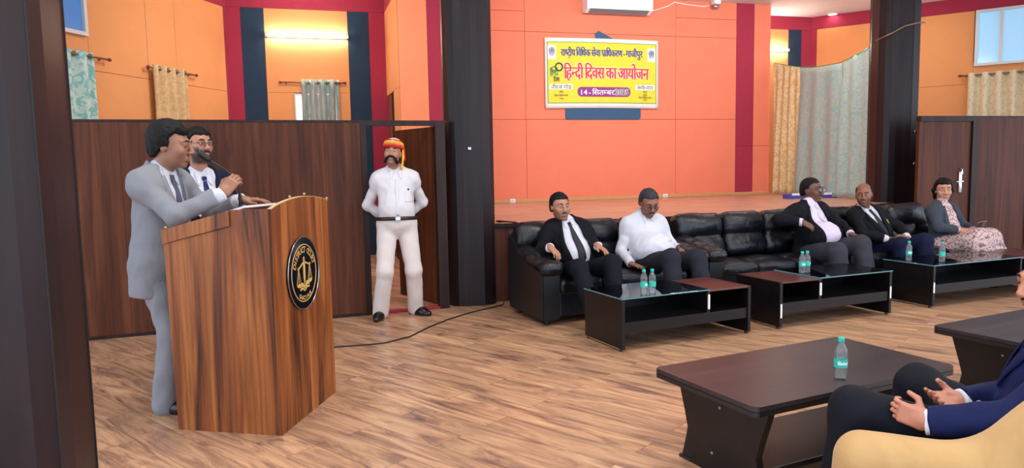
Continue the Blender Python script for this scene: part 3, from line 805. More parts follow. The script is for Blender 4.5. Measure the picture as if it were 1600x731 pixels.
    def shoes(s, dirs, mat=None, L=.27):
        for q in (1, -1):
            an = s.an[q]; d = unit(A3(dirs[q])); zf = max(an[2] - .085, 0.0); b = np.array([an[0], an[1], zf])
            F = Field(); up = np.array([0, 0, 1.0])
            F.cone(b - d * .05 + up * .035, b + d * .10 + up * .032, .040, .046, .03); F.cone(b + d * .08 + up * .03, b + d * (L - .10) + up * .022, .045, .032, .03)
            F.cone(b + up * .04, an + up * .01, .044, .044, .03)
            F.half(b + up * .001, -up, .004); F.half(b + up * .10, up, .004)
            s.fld(F, 'shoe', mat or M['shoe'], .006)
    def glasses(s, mat=None, r=.021):
        B = MB()
        for e in (1, -1):
            B.torus(s.H(e * .032, -.108, .004), r, .0016, s.HR[:, 1], 18, 6, sx=1.15, sy=.78)
            B.tube([s.H(e * .055, -.106, .008), s.H(e * .074, -.085, .010), s.H(e * .080, .005, .012)], .0016, 6)
        B.tube([s.H(-.010, -.110, .006), s.H(0, -.116, .009), s.H(.010, -.110, .006)], .0015, 6)
        o = s.mb(B, 'glasses', mat or M['lens_frame'])
        for e in (1, -1):
            B = MB(); n = 14
            B.bm.faces.new([B.bm.verts.new(s.H(e * .032 + r * 1.12 * math.cos(2 * math.pi * k / n), -.108, .004 + r * .76 * math.sin(2 * math.pi * k / n))) for k in range(n)])
            g = s.mb(B, 'lens', M['lens'], False, solid=.001); g.parent = o
        return o
    def moustache(s, pts, rad, mat=None):
        F = Field()
        for e in (1, -1):
            P = [s.H(e * x, y, z) for x, y, z in pts]
            for a, b, ra, rb in zip(P, P[1:], rad, rad[1:]): F.cone(a, b, ra, rb, .004)
        F.amp = .0008; F.freq = 300
        return s.fld(F, 'moustache', mat or M['hair'], .003)

# ------------------------------------------------------------------ the hall
def struct(o, label, cat): return tag(o, label, cat, None, 'structure')
CEIL = 4.17
B = MB(); B.box(-7, 14, -3.5, 13.5, -0.1, 0.0)
struct(B.build('floor', M['floor']), 'brown wooden plank floor running through the whole hall', 'floor')
B = MB(); B.box(-7, 14, -3.5, 13.5, CEIL, CEIL + .1)
struct(B.build('ceiling', M['ceil']), 'white painted ceiling above the hall and the stage', 'ceiling')

def panel(mb, p, q, z0, z1, n, off, th=.01, mi=0):
    """thin panel on a vertical wall from p to q, standing off along n"""
    p = Vector((p[0], p[1], 0)); q = Vector((q[0], q[1], 0)); n = Vector((n[0], n[1], 0)).normalized()
    vs = []
    for base in (p + n * off, q + n * off):
        for d in (0, th):
            for z in (z0, z1): vs.append(mb.bm.verts.new(base + n * d + Vector((0, 0, z))))
    a = vs
    for f in ((0, 1, 5, 4), (2, 6, 7, 3), (0, 2, 3, 1), (4, 5, 7, 6), (1, 3, 7, 5), (0, 4, 6, 2)):
        mb.bm.faces.new([a[i] for i in f]).material_index = mi

def wall_run(name, label, p, q, n, strips, z0=0.0, z1=CEIL, gap=.006, th=.012):
    """wall slab with cladding panels: strips = list of (material index, t0, t1, z0, z1) in metres along p->q"""
    p = Vector((p[0], p[1])); q = Vector((q[0], q[1])); d = (q - p).normalized()
    mb = MB(); panel(mb, p, q, z0, z1, (-n[0], -n[1]), 0.0, .1, 0)
    for mi, t0, t1, a, b in strips:
        panel(mb, p + d * (t0 + gap / 2), p + d * (t1 - gap / 2), a + gap / 2, b - gap / 2, n, 0.0, th, mi)
    return mb
wm = [M['groove'], M['stage_orange'], M['red'], M['navy'], M['orange'], M['orange2'], M['frame_wood']]

# back wall of the two niches (one line at Y = 12.13)
YB = 12.13
mb = wall_run('wall_back', '', (-1.05, YB), (1.40, YB), (0, -1), [
    (2, 0, .235, 0, 3.94), (3, .235, .575, 0, 3.94), (4, .575, 1.845, 2.65, 3.94), (4, .575, .98, 0, 2.65), (4, 1.62, 1.845, 0, 2.65), (4, .98, 1.62, 0, 1.5),
    (3, 1.845, 2.18, 0, 3.94), (2, 2.18, 2.45, 0, 3.94), (2, 0, 2.45, 3.94, CEIL)], gap=.004)
struct(mb.build('wall_back', wm), 'back wall striped crimson, navy and amber behind the low partition', 'wall')
mb = wall_run('wall_back', '', (7.2, YB), (9.59, YB), (0, -1), [
    (4, 0, 1.86, 0, 3.92), (3, 1.86, 2.15, 0, 3.92), (2, 2.15, 2.39, 0, 3.92), (2, 0, 2.39, 3.92, CEIL)], gap=.004)
struct(mb.build('wall_back', wm), 'striped amber and navy wall behind the hanging teal drapes', 'wall')
# left diagonal wall with its window
LD = (math.cos(math.radians(61)), math.sin(math.radians(61))); LN = (math.sin(math.radians(61)), -math.cos(math.radians(61)))
LC = (-1.04, 12.13); LL = 6.2
LP = (LC[0] - LD[0] * LL, LC[1] - LD[1] * LL)
def lt(x, y): return (Vector((x, y)) - Vector(LP)).dot(Vector(LD))
t1, t2, te = lt(-2.36, 9.73), lt(-1.88, 10.59), LL
t3 = lt(-1.609, 11.086)
wz = 3.06; tw0, tw1 = lt(-2.95, 8.65), lt(-2.372, 9.709)
mb = wall_run('wall_left', '', LP, LC, LN, [
    (4, 0, tw0, 0, CEIL), (4, tw0, t1, 0, 2.655), (4, tw0, t1, 2.655, wz), (4, tw1, t1, wz, CEIL), (4, t1, t2, 0, 2.655), (4, t2, t3, 0, 2.655), (4, t3, te - .06, 0, 2.655),
    (4, t1, t2, 2.655, CEIL), (4, t2, t3, 2.655, CEIL), (4, t3, te - .06, 2.655, 3.93), (2, t3 + .35, te, 3.93, CEIL), (2, te - .06, te, 0, 3.93)], gap=.006)
struct(mb.build('wall_left', wm), 'amber diagonal wall on the left with thin panel joints', 'wall')
# wing wall between the left niche and the stage
mb = wall_run('wall_wing', '', (1.40, YB), (1.40, 10.62), (-1, 0), [(4, 0, 1.51, 2.6, 3.94), (4, .9, 1.51, 0, 2.6), (2, 0, 1.51, 3.94, CEIL), (6, .62, .9, 0, 2.6)], gap=.004)
struct(mb.build('wall_wing', wm), 'narrow amber wing wall with a dark door frame beyond the guard', 'wall')
mb = wall_run('wall_stage_left', '', (1.40, 10.62), (2.30, 10.62), (0, -1), [(5, 0, .42, 0, CEIL), (2, .42, .90, 0, CEIL)], gap=.004)
struct(mb.build('wall_stage_left', wm), 'apricot and crimson panelled wall left of the stage pillar', 'wall')
# stage back wall: coral panels with thin joints, one crimson stripe
X0, X1, YS, SH = 2.3, 8.07, 11.3, .83
v1, v2, v3, v4 = 3.51, 6.20, 7.38, 7.735
st = []
for a, b in ((X0, v1), (v1, v2), (v2, v3)):
    top = [(SH, 2.17), (2.17, 3.565), (3.565, 3.88 if a != v1 else CEIL)] + ([(3.88, CEIL)] if a != v1 else [])
    for z0, z1 in top: st.append((1, a - X0, b - X0, z0, z1))
st += [(2, v3 - X0, v4 - X0, SH, 1.70), (2, v3 - X0, v4 - X0, 1.70, CEIL), (1, v4 - X0, X1 - X0, SH, 1.70), (1, v4 - X0, X1 - X0, 1.70, CEIL)]
mb = wall_run('wall_stage', '', (X0, YS), (X1, YS), (0, -1), st, z0=SH - .02)
struct(mb.build('wall_stage', wm), 'coral orange panelled wall at the back of the stage', 'wall')
B = MB(); B.box(X0, X1, YS - .045, YS - .012, SH, SH + .055, .006, 1)
struct(B.build('baseboard_stage', M['stage_trim']), 'beige skirting board along the foot of the stage wall', 'baseboard')
mb = MB(); panel(mb, (X1 + .002, YS), (X1 + .002, YB), SH, CEIL, (-1, 0), 0, .06, 1)
struct(mb.build('wall_stage_end', wm), 'short return of the coral wall into the right wing', 'wall')
# right diagonal wall with its window
RA = math.radians(-52); RD = (math.cos(RA), math.sin(RA)); RN = (math.sin(RA), -math.cos(RA))
RC = (9.59, 12.13); RL = 6.5
RE = (RC[0] + RD[0] * RL, RC[1] + RD[1] * RL)
def rt(x, y): return (Vector((x, y)) - Vector(RC)).dot(Vector(RD))
K = .963
ta, tb_, tw0, tw1 = .10, rt(11.599 * K, 10.493 * K), rt(11.665 * K, 10.405 * K), 3.9
mb = wall_run('wall_right', '', RC, RE, RN, [
    (2, 0, ta, 0, 3.93), (4, ta, tb_ - .9, 0, 3.93), (4, tb_ - .9, tw0, 0, 2.69), (4, tb_ - .9, tw0, 2.69, 3.93), (4, tw0, RL, 0, 2.69), (4, tw0, tw1, 2.69, 3.05), (4, tw1, RL, 2.69, 3.93), (2, 0, RL, 3.93, CEIL)], gap=.005)
struct(mb.build('wall_right', wm), 'amber diagonal wall with a crimson top band on the right', 'wall')

# windows
def wall_window(name, label, P, D, N, t0, t1, z0, z1, mull, pane, fr=.045):
    root = thing(name, label, 'window', (0, 0, 0), kind='structure')
    P = Vector(P); D = Vector(D)
    mb = MB(); panel(mb, P + D * t0, P + D * t1, z0, z1, N, .016, .006); mb.build('pane', pane, root)
    mb = MB()
    for a, b, c, d in [(t0 - fr, t0, z0 - fr, z1 + fr), (t1, t1 + fr, z0 - fr, z1 + fr), (t0, t1, z0 - fr, z0), (t0, t1, z1, z1 + fr)] + [(m - .025, m + .025, z0, z1) for m in mull]:
        panel(mb, P + D * a, P + D * b, c, d, N, .014, .05)
    mb.build('window_frame', M['alu'], root)
    return root
wall_window('window_1', 'narrow blue window high on the left amber wall', LP, LD, LN, lt(-2.93, 8.68), lt(-2.40, 9.66), wz + .02, 3.98, [lt(-2.7, 9.1)], M['bluepane'])
wall_window('window_2', 'small barred window half hidden by the grey curtain in the niche', (-1.05, YB), (1, 0), (0, -1), 1.0, 1.6, 1.55, 2.61, [1.12, 1.24, 1.42], M['skyglass2'], .02)
wall_window('window_3', 'wide pale window with two panes high on the right wall', RC, RD, RN, tw0 + .06, tw1, 3.03, 3.88, [rt(11.916 * K, 10.087 * K)], M['skyglass'])

# stage
pl = [(1.75, 7.33), (3.0, 7.31), (4.1, 7.33), (5.3, 7.43), (6.4, 7.62), (7.2, 7.84), (7.72, 8.06)]
stage = thing('stage', 'raised stage with pinkish plank floor and dark wooden front', 'stage', (0, 0, 0), kind='structure')
outl = pl + [(8.4, 8.55), (9.6, 9.5), (9.6, YB), (X0 - .0, YB), (1.75, 10.62)]
B = MB(); B.prism(outl, SH - .03, SH, 'z'); B.build('stage_floor', M['stage_floor'], stage)
B = MB()
ins = [(x, y + .03) for x, y in pl]
B.prism(ins + [(7.9, 8.25), (7.9, 8.6), (7.2, 8.2), (5, 7.7), (1.75, 7.6)], 0, SH - .03, 'z'); B.build('front_panel', M['stage_front'], stage)
B = MB()
for (a, b), (c, d) in zip(pl, pl[1:]):
    L = math.hypot(c - a, d - b); an = math.atan2(d - b, c - a)
    B.box(0, L, -.012, .015, SH - .035, SH + .004, mtx=Matrix.Translation((a, b, 0)) @ Matrix.Rotation(an, 4, 'Z'))
B.build('nosing', M['frame_wood'], stage)

# low wooden partition on the left, with its doorway and door
PH = 1.90
def pline(t): return (-4.2 + t * (1.42 + 4.2), 6.80 + t * (7.26 - 6.80))
pd = Vector((1.42 + 4.2, 7.26 - 6.80)).normalized(); pn = Vector((pd.y, -pd.x)); P0 = Vector((-4.2, 6.80))
tdoor0, tdoor1 = 4.76, 5.50
mb = MB()
seams = [0, .9, 1.62, 2.02, 2.36, 2.7, 3.32, 3.92, 4.42, tdoor0]
for a, b in zip(seams, seams[1:]): panel(mb, P0 + pd * (a + .0012), P0 + pd * (b - .0012), .03, PH - .02, pn, 0, .05)
struct(mb.build('wall_partition', M['part_wood']), 'low brown wooden partition running behind the lectern', 'partition')
mb = MB(); panel(mb, P0, P0 + pd * (tdoor1 + .12), PH - .02, PH, pn, -.004, .060); panel(mb, P0, P0 + pd * tdoor0, 0, .03, pn, -.005, .06)
struct(mb.build('trim_1', M['frame_wood']), 'thin dark cap and foot rail of the left partition', 'trim')
dr = thing('door_1', 'brown wooden door standing open behind the man in white', 'door', (0, 0, 0), kind='structure')
mb = MB()
panel(mb, P0 + pd * tdoor0, P0 + pd * (tdoor0 + .055), 0, PH - .02, pn, -.02, .08); panel(mb, P0 + pd * tdoor1, P0 + pd * (tdoor1 + .10), 0, PH - .02, pn, -.02, .08)
panel(mb, P0 + pd * tdoor0, P0 + pd * tdoor1, PH - .05, PH - .02, pn, -.015, .07)
mb.build('door_frame', M['frame_wood'], dr)
hg = P0 + pd * (tdoor1 - .005); le = Vector((.96, 8.10)); ld = (le - hg).normalized(); ln = Vector((ld.y, -ld.x))
mb = MB(); panel(mb, hg + ld * .01, hg + ld * .78, .04, PH - .06, ln, -.02, .04); mb.build('door_leaf', M['door_wood'], dr)
mb = MB(); 
for k in (0, .035): panel(mb, hg + ld * (.40 + k), hg + ld * (.408 + k), 1.22, 1.33, -ln, .018, .012); panel(mb, hg + ld * (.40 + k), hg + ld * (.408 + k), 1.22, 1.33, ln, .018, .012)
mb.build('door_handle', M['steel'], dr)
mb = MB(); panel(mb, P0 + pd * (tdoor0 + .05), P0 + pd * (tdoor1 + .0), 0, .022, pn, -.03, .09)
mb.build('threshold', M['red'], dr)

# partition and door on the right
YP = 7.46; RPH = 1.97
def rx(px): return px
mb = MB(); 
for a, b in ((8.42, 9.3), (9.3, 10.2), (10.2, 11.0)): panel(mb, (a + .0015, YP), (b - .0015, YP + .01), 0, RPH - .03, (0, -1), 0, .05)
struct(mb.build('wall_partition', M['door_wood']), 'low brown wooden partition behind the seated woman', 'partition')
mb = MB(); panel(mb, (7.50, YP), (11.0, YP + .02), RPH - .03, RPH - .008, (0, -1), -.004, .062)
struct(mb.build('trim_2', M['frame_wood']), 'thin dark cap rail of the right partition', 'trim')
d2 = thing('door_2', 'closed brown door with steel lever handle by the dark pillar', 'door', (0, 0, 0), kind='structure')
mb = MB(); panel(mb, (7.50, YP), (8.33, YP), 0, RPH - .075, (0, -1), -.0, .04); mb.build('door_leaf', M['door_wood'], d2)
mb = MB(); panel(mb, (8.34, YP), (8.42, YP), 0, RPH - .03, (0, -1), -.02, .085); panel(mb, (7.5, YP), (8.34, YP), RPH - .075, RPH - .03, (0, -1), -.02, .085)
mb.build('door_frame', M['frame_wood'], d2)
mb = MB(); mb.box(8.15, 8.20, YP - .055, YP - .04, .98, 1.25, .006, 2); mb.tube([(8.175, YP - .05, 1.125), (8.175, YP - .095, 1.125), (8.16, YP - .10, 1.125), (8.05, YP - .10, 1.12)], .010, 8)
mb.tube([(8.175, YP - .05, 1.29), (8.18, YP - .07, 1.28), (8.178, YP - .075, 1.22)], .008, 8)
mb.build('door_handle', M['chrome'], d2, angle=40)

# pillars (octagonal, laminate boards with seams)
def pillar(name, label, c, w, rot, ch=.29, bottom=0.0):
    root = thing(name, label, 'pillar', (c[0], c[1], 0), rot, kind='structure')
    h = w / 2; k = h * (1 - 2 * ch); pts = []
    # rounded square outline, slightly bowed
    prof = [(k, -h), (h * .80, -h * .86), (h * .95, -h * .62), (h, -k * .8)]
    for q in range(4):
        a = q * math.pi / 2
        for x, y in prof: pts.append((x * math.cos(a) - y * math.sin(a), x * math.sin(a) + y * math.cos(a)))
    B = MB(); B.prism(pts, bottom, CEIL, 'z'); B.build('shaft', M['pillar'], root)
    B = MB()
    for i in range(0, len(pts), 2):
        x, y = pts[i]; B.box(x - .003, x + .003, y - .003, y + .003, bottom, CEIL)
    B.build('seam', M['pillar_edge'], root)
    return root
pillar('pillar_front', 'dark laminate pillar in the left foreground', (-.985, 2.52), .56, math.radians(0))
ps_ = pillar('pillar_stage', 'dark laminate pillar at the left corner of the stage', (1.68, 7.46), .50, math.radians(-6))
pr_ = pillar('pillar_right', 'dark laminate pillar at the right corner of the stage', (7.97, 8.36), .545, math.radians(-16), bottom=0.0)
def clip_mark(root, wx, wy, wz):
    v = Vector((wx, wy)) - Vector((root.location.x, root.location.y)); a = -root.rotation_euler.z
    x, y = v.x * math.cos(a) - v.y * math.sin(a), v.x * math.sin(a) + v.y * math.cos(a)
    B = MB(); B.box(x - .018, x + .018, y - .012, y + .012, wz - .016, wz + .016, .004, 1); B.build('metal_clip', M['steel'], root)
clip_mark(ps_, 1.635, 7.207, 1.62)
for wz in (1.80, 1.36): clip_mark(pr_, 8.085, 8.065, wz)

# ------------------------------------------------------------------ curtains and rods
def curtain(name, label, mat, P, D, N, t0, t1, z0, z1, folds, depth=.045, off=.09, rings=True, rod=None, group=None):
    """pleated curtain hung from eyelets; t along the wall direction"""
    P = Vector((P[0], P[1], 0)); D = Vector((D[0], D[1], 0)); N = Vector((N[0], N[1], 0)).normalized()
    root = thing(name, label, 'curtain', P + D * ((t0 + t1) / 2) + N * off + Vector((0, 0, z0)), group=group)
    o = root.location
    def fn(u, v):
        w = depth * math.sin(u * folds * 2 * math.pi) * (1 - .25 * v) + .006 * math.sin(u * 31 + v * 5)
        t = t0 + (t1 - t0) * u + .012 * math.sin(v * 7 + u * 9) * v
        return P + D * t + N * (off + w) + Vector((0, 0, z1 + (z0 - z1) * v)) - o
    B = MB(); B.grid(fn, folds * 12, 14); B.build('cloth', mat, root, True, solid=.004)
    if rings:
        for k in range(folds * 2):
            u = (k + .5) / (folds * 2); c = P + D * (t0 + (t1 - t0) * u) + N * off + Vector((0, 0, z1 - .045)) - o
            B = MB(); B.torus(c, .026, .006, D + N * .3 * (-1) ** k, 16, 6); B.build('eyelet', M['ring'], root, True)
    return root
def rod(label, P, D, N, t0, t1, z, off=.09, r=.0125):
    P = Vector((P[0], P[1], 0)); D = Vector((D[0], D[1], 0)); N = Vector((N[0], N[1], 0)).normalized()
    root = thing('curtain_rod', label, 'curtain rod', P + D * t0 + Vector((0, 0, z))); o = root.location
    q = lambda t, f, dz=0: P + D * t + N * f + Vector((0, 0, z + dz)) - o
    B = MB(); B.tube([q(t0, off), q(t1, off)], r, 10); B.build('pole', M['brass'], root, True)
    for t, s in ((t0, -1), (t1, 1)):
        B = MB(); c = q(t + s * .015, off); B.tube([q(t, off), q(t + s * .012, off), q(t + s * .035, off), q(t + s * .05, off)], [.014, .022, .020, .006], 10); B.build('finial', M['finial'], root, True)
        B = MB(); B.tube([q(t - s * .06, off), q(t - s * .06, .01)], .006, 6); B.tube([q(t - s * .06, .016), q(t - s * .06, .010)], .022, 10); B.build('bracket', M['brass'], root, True)
    return root
rod('short curtain rod beside the left pillar with a teal curtain', LP, LD, LN, lt(-2.78, 8.97), lt(-2.26, 9.91), 2.80)
curtain('curtain', 'teal leaf-patterned curtain beside the left pillar', M['cur_teal'], LP, LD, LN, lt(-2.70, 9.1), lt(-2.37, 9.72), 1.35, 2.845, 3, .05)
rod('short curtain rod on the amber wall holding the beige curtain', LP, LD, LN, lt(-1.92, 10.52), lt(-1.47, 11.33), 2.80)
curtain('curtain', 'plain beige eyelet curtain on the left amber wall', M['cur_beige'], LP, LD, LN, lt(-1.89, 10.57), lt(-1.56, 11.17), 1.35, 2.845, 4, .045)
rod('curtain rod under the glowing tube light in the niche', (-1.05, YB), (1, 0), (0, -1), .80, 1.74, 2.80)
curtain('curtain', 'grey and teal curtain hanging under the glowing tube light', M['cur_grey'], (-1.05, YB), (1, 0), (0, -1), 1.09, 1.67, 1.35, 2.85, 4, .04)
rod('curtain rod below the wide window on the right wall', RC, RD, RN, rt(11.565 * K, 10.536 * K), 4.1, 2.835)
curtain('curtain', 'cream eyelet curtain below the wide window on the right', M['cur_cream'], RC, RD, RN, rt(11.63 * K, 10.46 * K), 4.0, 1.35, 2.87, 7, .05)

# drapes closing the right wing of the stage, tied along a sagging line
def drape(label, mat, a, b, ta, tb, folds, sag, lean=0.0, bot=SH + .015, ph=0.0):
    """a, b ground points; ta, tb top heights"""
    a = Vector((a[0], a[1], 0)); b = Vector((b[0], b[1], 0)); d = (b - a); n = Vector((-d.y, d.x, 0)).normalized()
    root = thing('stage_drape', label, 'drape', (a + b) / 2 + Vector((0, 0, bot)), group='patterned drapes closing the right wing of the stage'); o = root.location
    def fn(u, v):
        top = ta + (tb - ta) * u - sag * 4 * u * (1 - u)
        z = top + (bot - top) * v
        w = (.012 + .028 * v) * math.sin(u * folds * 2 * math.pi + ph + v * 1.3) + .02 * math.sin(u * 5 + v * 4 + ph)
        p = a + d * u + n * w; p.z = z
        return p - o
    B = MB(); B.grid(fn, folds * 12 + 12, 22); B.build('cloth', mat, root, True, solid=.004)
    return root
drape('gold patterned drape hanging beside the coral stage wall', M['drape_gold'], (8.085, 11.22), (8.20, 10.62), 3.15, 3.00, 4, .01)
drape('teal scroll-patterned drape hanging between gold drape and mint drape', M['drape_teal'], (8.175, 10.72), (8.00, 9.42), 3.01, 2.90, 3, .03, ph=1.0)
drape('mint scroll-patterned drape tied to the right stage pillar', M['drape_mint'], (8.04, 9.50), (7.90, 8.62), 2.90, 3.08, 3, .02, ph=2.0)
tag(MB().tube([(8.10, 11.2, 3.15), (8.2, 10.71, 3.01), (8.12, 10.1, 2.94), (8.02, 9.49, 2.915), (7.9, 8.8, 3.0), (7.86, 8.66, 3.05)], .006, 6).build('drape_cord', M['ink_green'], None, True), 'thin cord the patterned drapes hang from', 'cord')

# tube lights and downlight
for x0, x1, lab in ((-.46, .80, 'glowing white tube light on the amber wall in the left niche'), (7.75, 9.04, 'glowing tube light on the wall beyond the stage drapes')):
    root = thing('tube_light', lab, 'tube light', (x0, YB - .012, 3.50))
    L = x1 - x0
    B = MB(); B.box(0, L, -.03, 0, .0, .05, .004, 1); B.build('batten', M['white'], root)
    B = MB(); B.tube([(.03, -.055, .025), (L - .03, -.055, .025)], .017, 12); B.build('tube', M['tube'], root, True)
    for x in (0.0, L - .03):
        B = MB(); B.box(x, x + .03, -.075, -.03, 0, .05, .004, 1); B.build('end_cap', M['white'], root)
root = thing('ceiling_downlight', 'round glowing downlight in the white ceiling above the drapes', 'downlight', (9.75, 11.75, CEIL - .012))
B = MB(); B.torus((0, 0, .004), .085, .012, (0, 0, 1), 24, 8); B.build('bezel', M['white'], root, True)
B = MB(); B.lathe([(.001, .002), (.075, .002), (.075, .010), (.001, .010)], 24); B.build('diffuser', M['lamp_glow'], root)

# air conditioner high on the stage wall
ac = thing('air_conditioner', 'white split air conditioner mounted above the yellow banner', 'air conditioner', (4.50, YS - .012, 3.87))
B = MB(); B.prism([(0, .10), (-.02, .02), (-.10, 0), (-.215, .055), (-.225, .10), (-.225, .28), (-.20, .30), (0, .30)], 0, 1.16, 'x'); B.build('casing', M['white'], ac)
B = MB(); B.box(.06, 1.08, -.20, -.12, .004, .018, .004, 1, Matrix.Translation((0, -.0, .012)) @ Matrix.Rotation(math.radians(-18), 4, 'X')); B.build('air_flap', M['white'], ac)
B = MB(); B.quad((.06, -.212, .056), (1.10, -.212, .056), (1.10, -.112, .004), (.06, -.112, .004)); B.build('air_outlet', M['grey'], ac, solid=.006)
tag(MB().tube([(5.66, YS - .12, 3.95), (5.80, YS - .02, 3.98), (6.05, YS - .02, 4.06), (6.17, YS - .02, 4.13), (6.4, YS - .02, 4.10), (6.72, YS - .02, 4.08), (6.84, YS - .02, 4.10)], .008, 6).build('wall_cable', M['white'], None, True), 'white cable looping from the air conditioner along the wall', 'cable')
wl = thing('wall_lamp', 'small white floodlight on the stage wall right of the air conditioner', 'wall lamp', (6.90, YS - .012, 4.07))
B = MB(); B.box(-.035, .095, -.13, 0, .04, .20, .02, 3); B.build('housing', M['white'], wl, angle=40)
B = MB(); B.lathe([(.03, 0), (.06, -.02), (.062, -.05), (.04, -.075), (.002, -.08)], 18, mtx=Matrix.Translation((.02, -.08, .045)) @ Matrix.Rotation(math.radians(25), 4, 'X')); B.build('lens', M['steel'], wl, True)
# sockets along the skirting
for x, lab in ((3.25, 'small white floor socket on the skirting near the stage pillar'), (5.56, 'white wall socket on the skirting behind the man in white shirt'), (5.99, 'white wall socket on the skirting right of the banner')):
    sk = thing('wall_socket', lab, 'socket', (x, YS - .046, SH + .005))
    B = MB(); B.box(-.045, .045, -.012, 0, 0, .06, .004, 1); B.build('plate', M['white'], sk)
    B = MB()
    for dx in (-.02, .0, .02): B.box(dx - .005, dx + .005, -.014, -.012, .02, .04)
    B.build('outlet_hole', M['grey'], sk)
bx = thing('storage_box', 'flat blue box with white lid lying at the foot of the drapes', 'box', (7.72, 9.72, SH), math.radians(-8))
B = MB(); B.box(-.42, .42, -.09, .09, 0, .075, .006, 1); B.build('box_body', M['bluebox'], bx)
B = MB(); B.box(-.36, .36, -.092, -.08, .05, .085, .004, 1); B.build('lid_strip', M['white'], bx)

# ------------------------------------------------------------------ banner with its writing
BL, BR_, BB, BT = 3.835, 5.853, 2.345, 3.475
bw, bh = BR_ - BL, BT - BB
nb = thing('backing_board', 'navy board peeping out behind the yellow banner', 'board', (4.86, YS - .016, 2.17))
pts = []
for cx_, cz_, a0 in ((-.635, .04, 180), (.635, .04, 270)):
    for k in range(5):
        a = math.radians(a0 + k * 22.5); pts.append((cx_ + .04 * math.cos(a), cz_ + .04 * math.sin(a)))
B = MB(); B.prism(pts + [(.675, 1.15), (-.675, 1.15)], -.012, 0, 'y'); B.build('board', M['board_blue'], nb)
B = MB(); B.prism([(-.14, 1.40), (-.08, 1.44), (.22, 1.30), (.22, 1.15), (-.14, 1.15)], -.012, 0, 'y'); B.build('arrow_flap', M['board_blue'], nb)
ban = thing('banner', 'yellow printed banner with Hindi lettering on the stage wall', 'banner', (BL, YS - .040, BB))
def bsurf(u, v):
    return (u * bw, -.0012 * math.sin(u * 9) - .0012 * math.sin(v * 6 + u * 3), v * bh + .010 * math.sin(u * 3.1))
B = MB(); B.grid(lambda u, v: bsurf(u, v), 30, 16); B.build('vinyl_sheet', M['ban_w'], ban, True, solid=.003)
def bpatch(name, mat, u0, u1, v0, v1, d, par, rad=0.0):
    B = MB()
    if rad:
        n = 8; P = []
        for cu, cv, a0 in ((u1 - rad / bw, v1 - rad / bh, 0), (u0 + rad / bw, v1 - rad / bh, 90), (u0 + rad / bw, v0 + rad / bh, 180), (u1 - rad / bw, v0 + rad / bh, 270)):
            for k in range(n + 1):
                a = math.radians(a0 + 90 * k / n); P.append((cu + rad / bw * math.cos(a), cv + rad / bh * math.sin(a)))
        B.bm.faces.new([B.bm.verts.new(Vector(bsurf(u, v)) + Vector((0, -d, 0))) for u, v in P])
    else:
        B.grid(lambda a, b: Vector(bsurf(u0 + (u1 - u0) * a, v0 + (v1 - v0) * b)) + Vector((0, -d, 0)), 24, 12)
    return B.build(name, mat, par, False)
prt = bpatch('printed_border', M['ink_green'], .018, .982, .070, .945, .004, ban)
bpatch('yellow_ground', M['ban_y'], .024, .976, .080, .935, .006, prt)

def clip_x(me, x, keep_left=True):
    bm = bmesh.new(); bm.from_mesh(me)
    bmesh.ops.bisect_plane(bm, geom=bm.verts[:] + bm.edges[:] + bm.faces[:], plane_co=(x, 0, 0), plane_no=(1, 0, 0) if keep_left else (-1, 0, 0), clear_outer=True)
    bm.to_mesh(me); bm.free(); return me
def deva(tokens, bold=.02):
    """list of glyph tokens -> one flat mesh in text units.  'X/' = half consonant, '_' = space, '^r' = hanging ra, '\\\\r' = slanted ra"""
    V, Fc, x = [], [], 0.0; last = None
    def put(me, dx):
        nonlocal V, Fc
        b = len(V); v = mesh_arrays(me)
        V += [(p[0] + dx, p[1]) for p in v]; Fc += [tuple(b + i for i in f.vertices) for f in me.polygons]
        return v
    def poly(pts):
        b = len(V); V.extend(pts); Fc.append(tuple(range(b, b + len(pts))))
    for tk in tokens:
        if tk == '_': x += .20; continue
        if tk == '^r':
            c = (last[0] + last[1]) / 2 - .01
            poly([(c - .13, -.20), (c - .10, -.17), (c + .01, -.06), (c + .01, -.11), (c - .09, -.22)]); poly([(c + .01, -.06), (c + .12, -.17), (c + .15, -.20), (c + .10, -.22), (c + .01, -.11)]); continue
        if tk == '\\r':
            c = last[1] - .10
            poly([(c, .16), (c, .24), (c - .26, .02), (c - .22, -.04)]); continue
        half = tk.endswith('/'); g = tk[:-1] if half else tk
        me = text_mesh(g, 1.0, bold); v = mesh_arrays(me)
        if not len(v): bpy.data.meshes.remove(me); continue
        if half:
            clip_x(me, v[:, 0].max() - .215); v = mesh_arrays(me)
        lo, hi = v[:, 0].min(), v[:, 0].max()
        if g == 'ी':
            put(me, x + .215 - hi); x += .17; bpy.data.meshes.remove(me); continue
        put(me, x - lo); last = (x, x + hi - lo); x += (.20 if g == 'ि' else hi - lo - (.0 if half else .045) + (.02 if g.isascii() else 0))
        bpy.data.meshes.remove(me)
    return V, Fc, x
def place_text(name, mat, tokens, u0, u1, v0, v1, d, par, bold=.02, z0=None, z1=None):
    V, Fc, x = deva(tokens, bold) if isinstance(tokens, list) else deva([tokens], bold)
    A = np.array(V); a0, a1 = A.min(0), A.max(0)
    if z0 is not None: a0[1], a1[1] = z0, z1
    me = bpy.data.meshes.new(name)
    P = []
    for p in V:
        u = u0 + (u1 - u0) * (p[0] - a0[0]) / (a1[0] - a0[0]); v = v0 + (v1 - v0) * (p[1] - a0[1]) / (a1[1] - a0[1])
        b = bsurf(u, v); P.append((b[0], b[1] - d, b[2]))
    me.from_pydata(P, [], Fc); me.update()
    return link(name, me, mat, par)
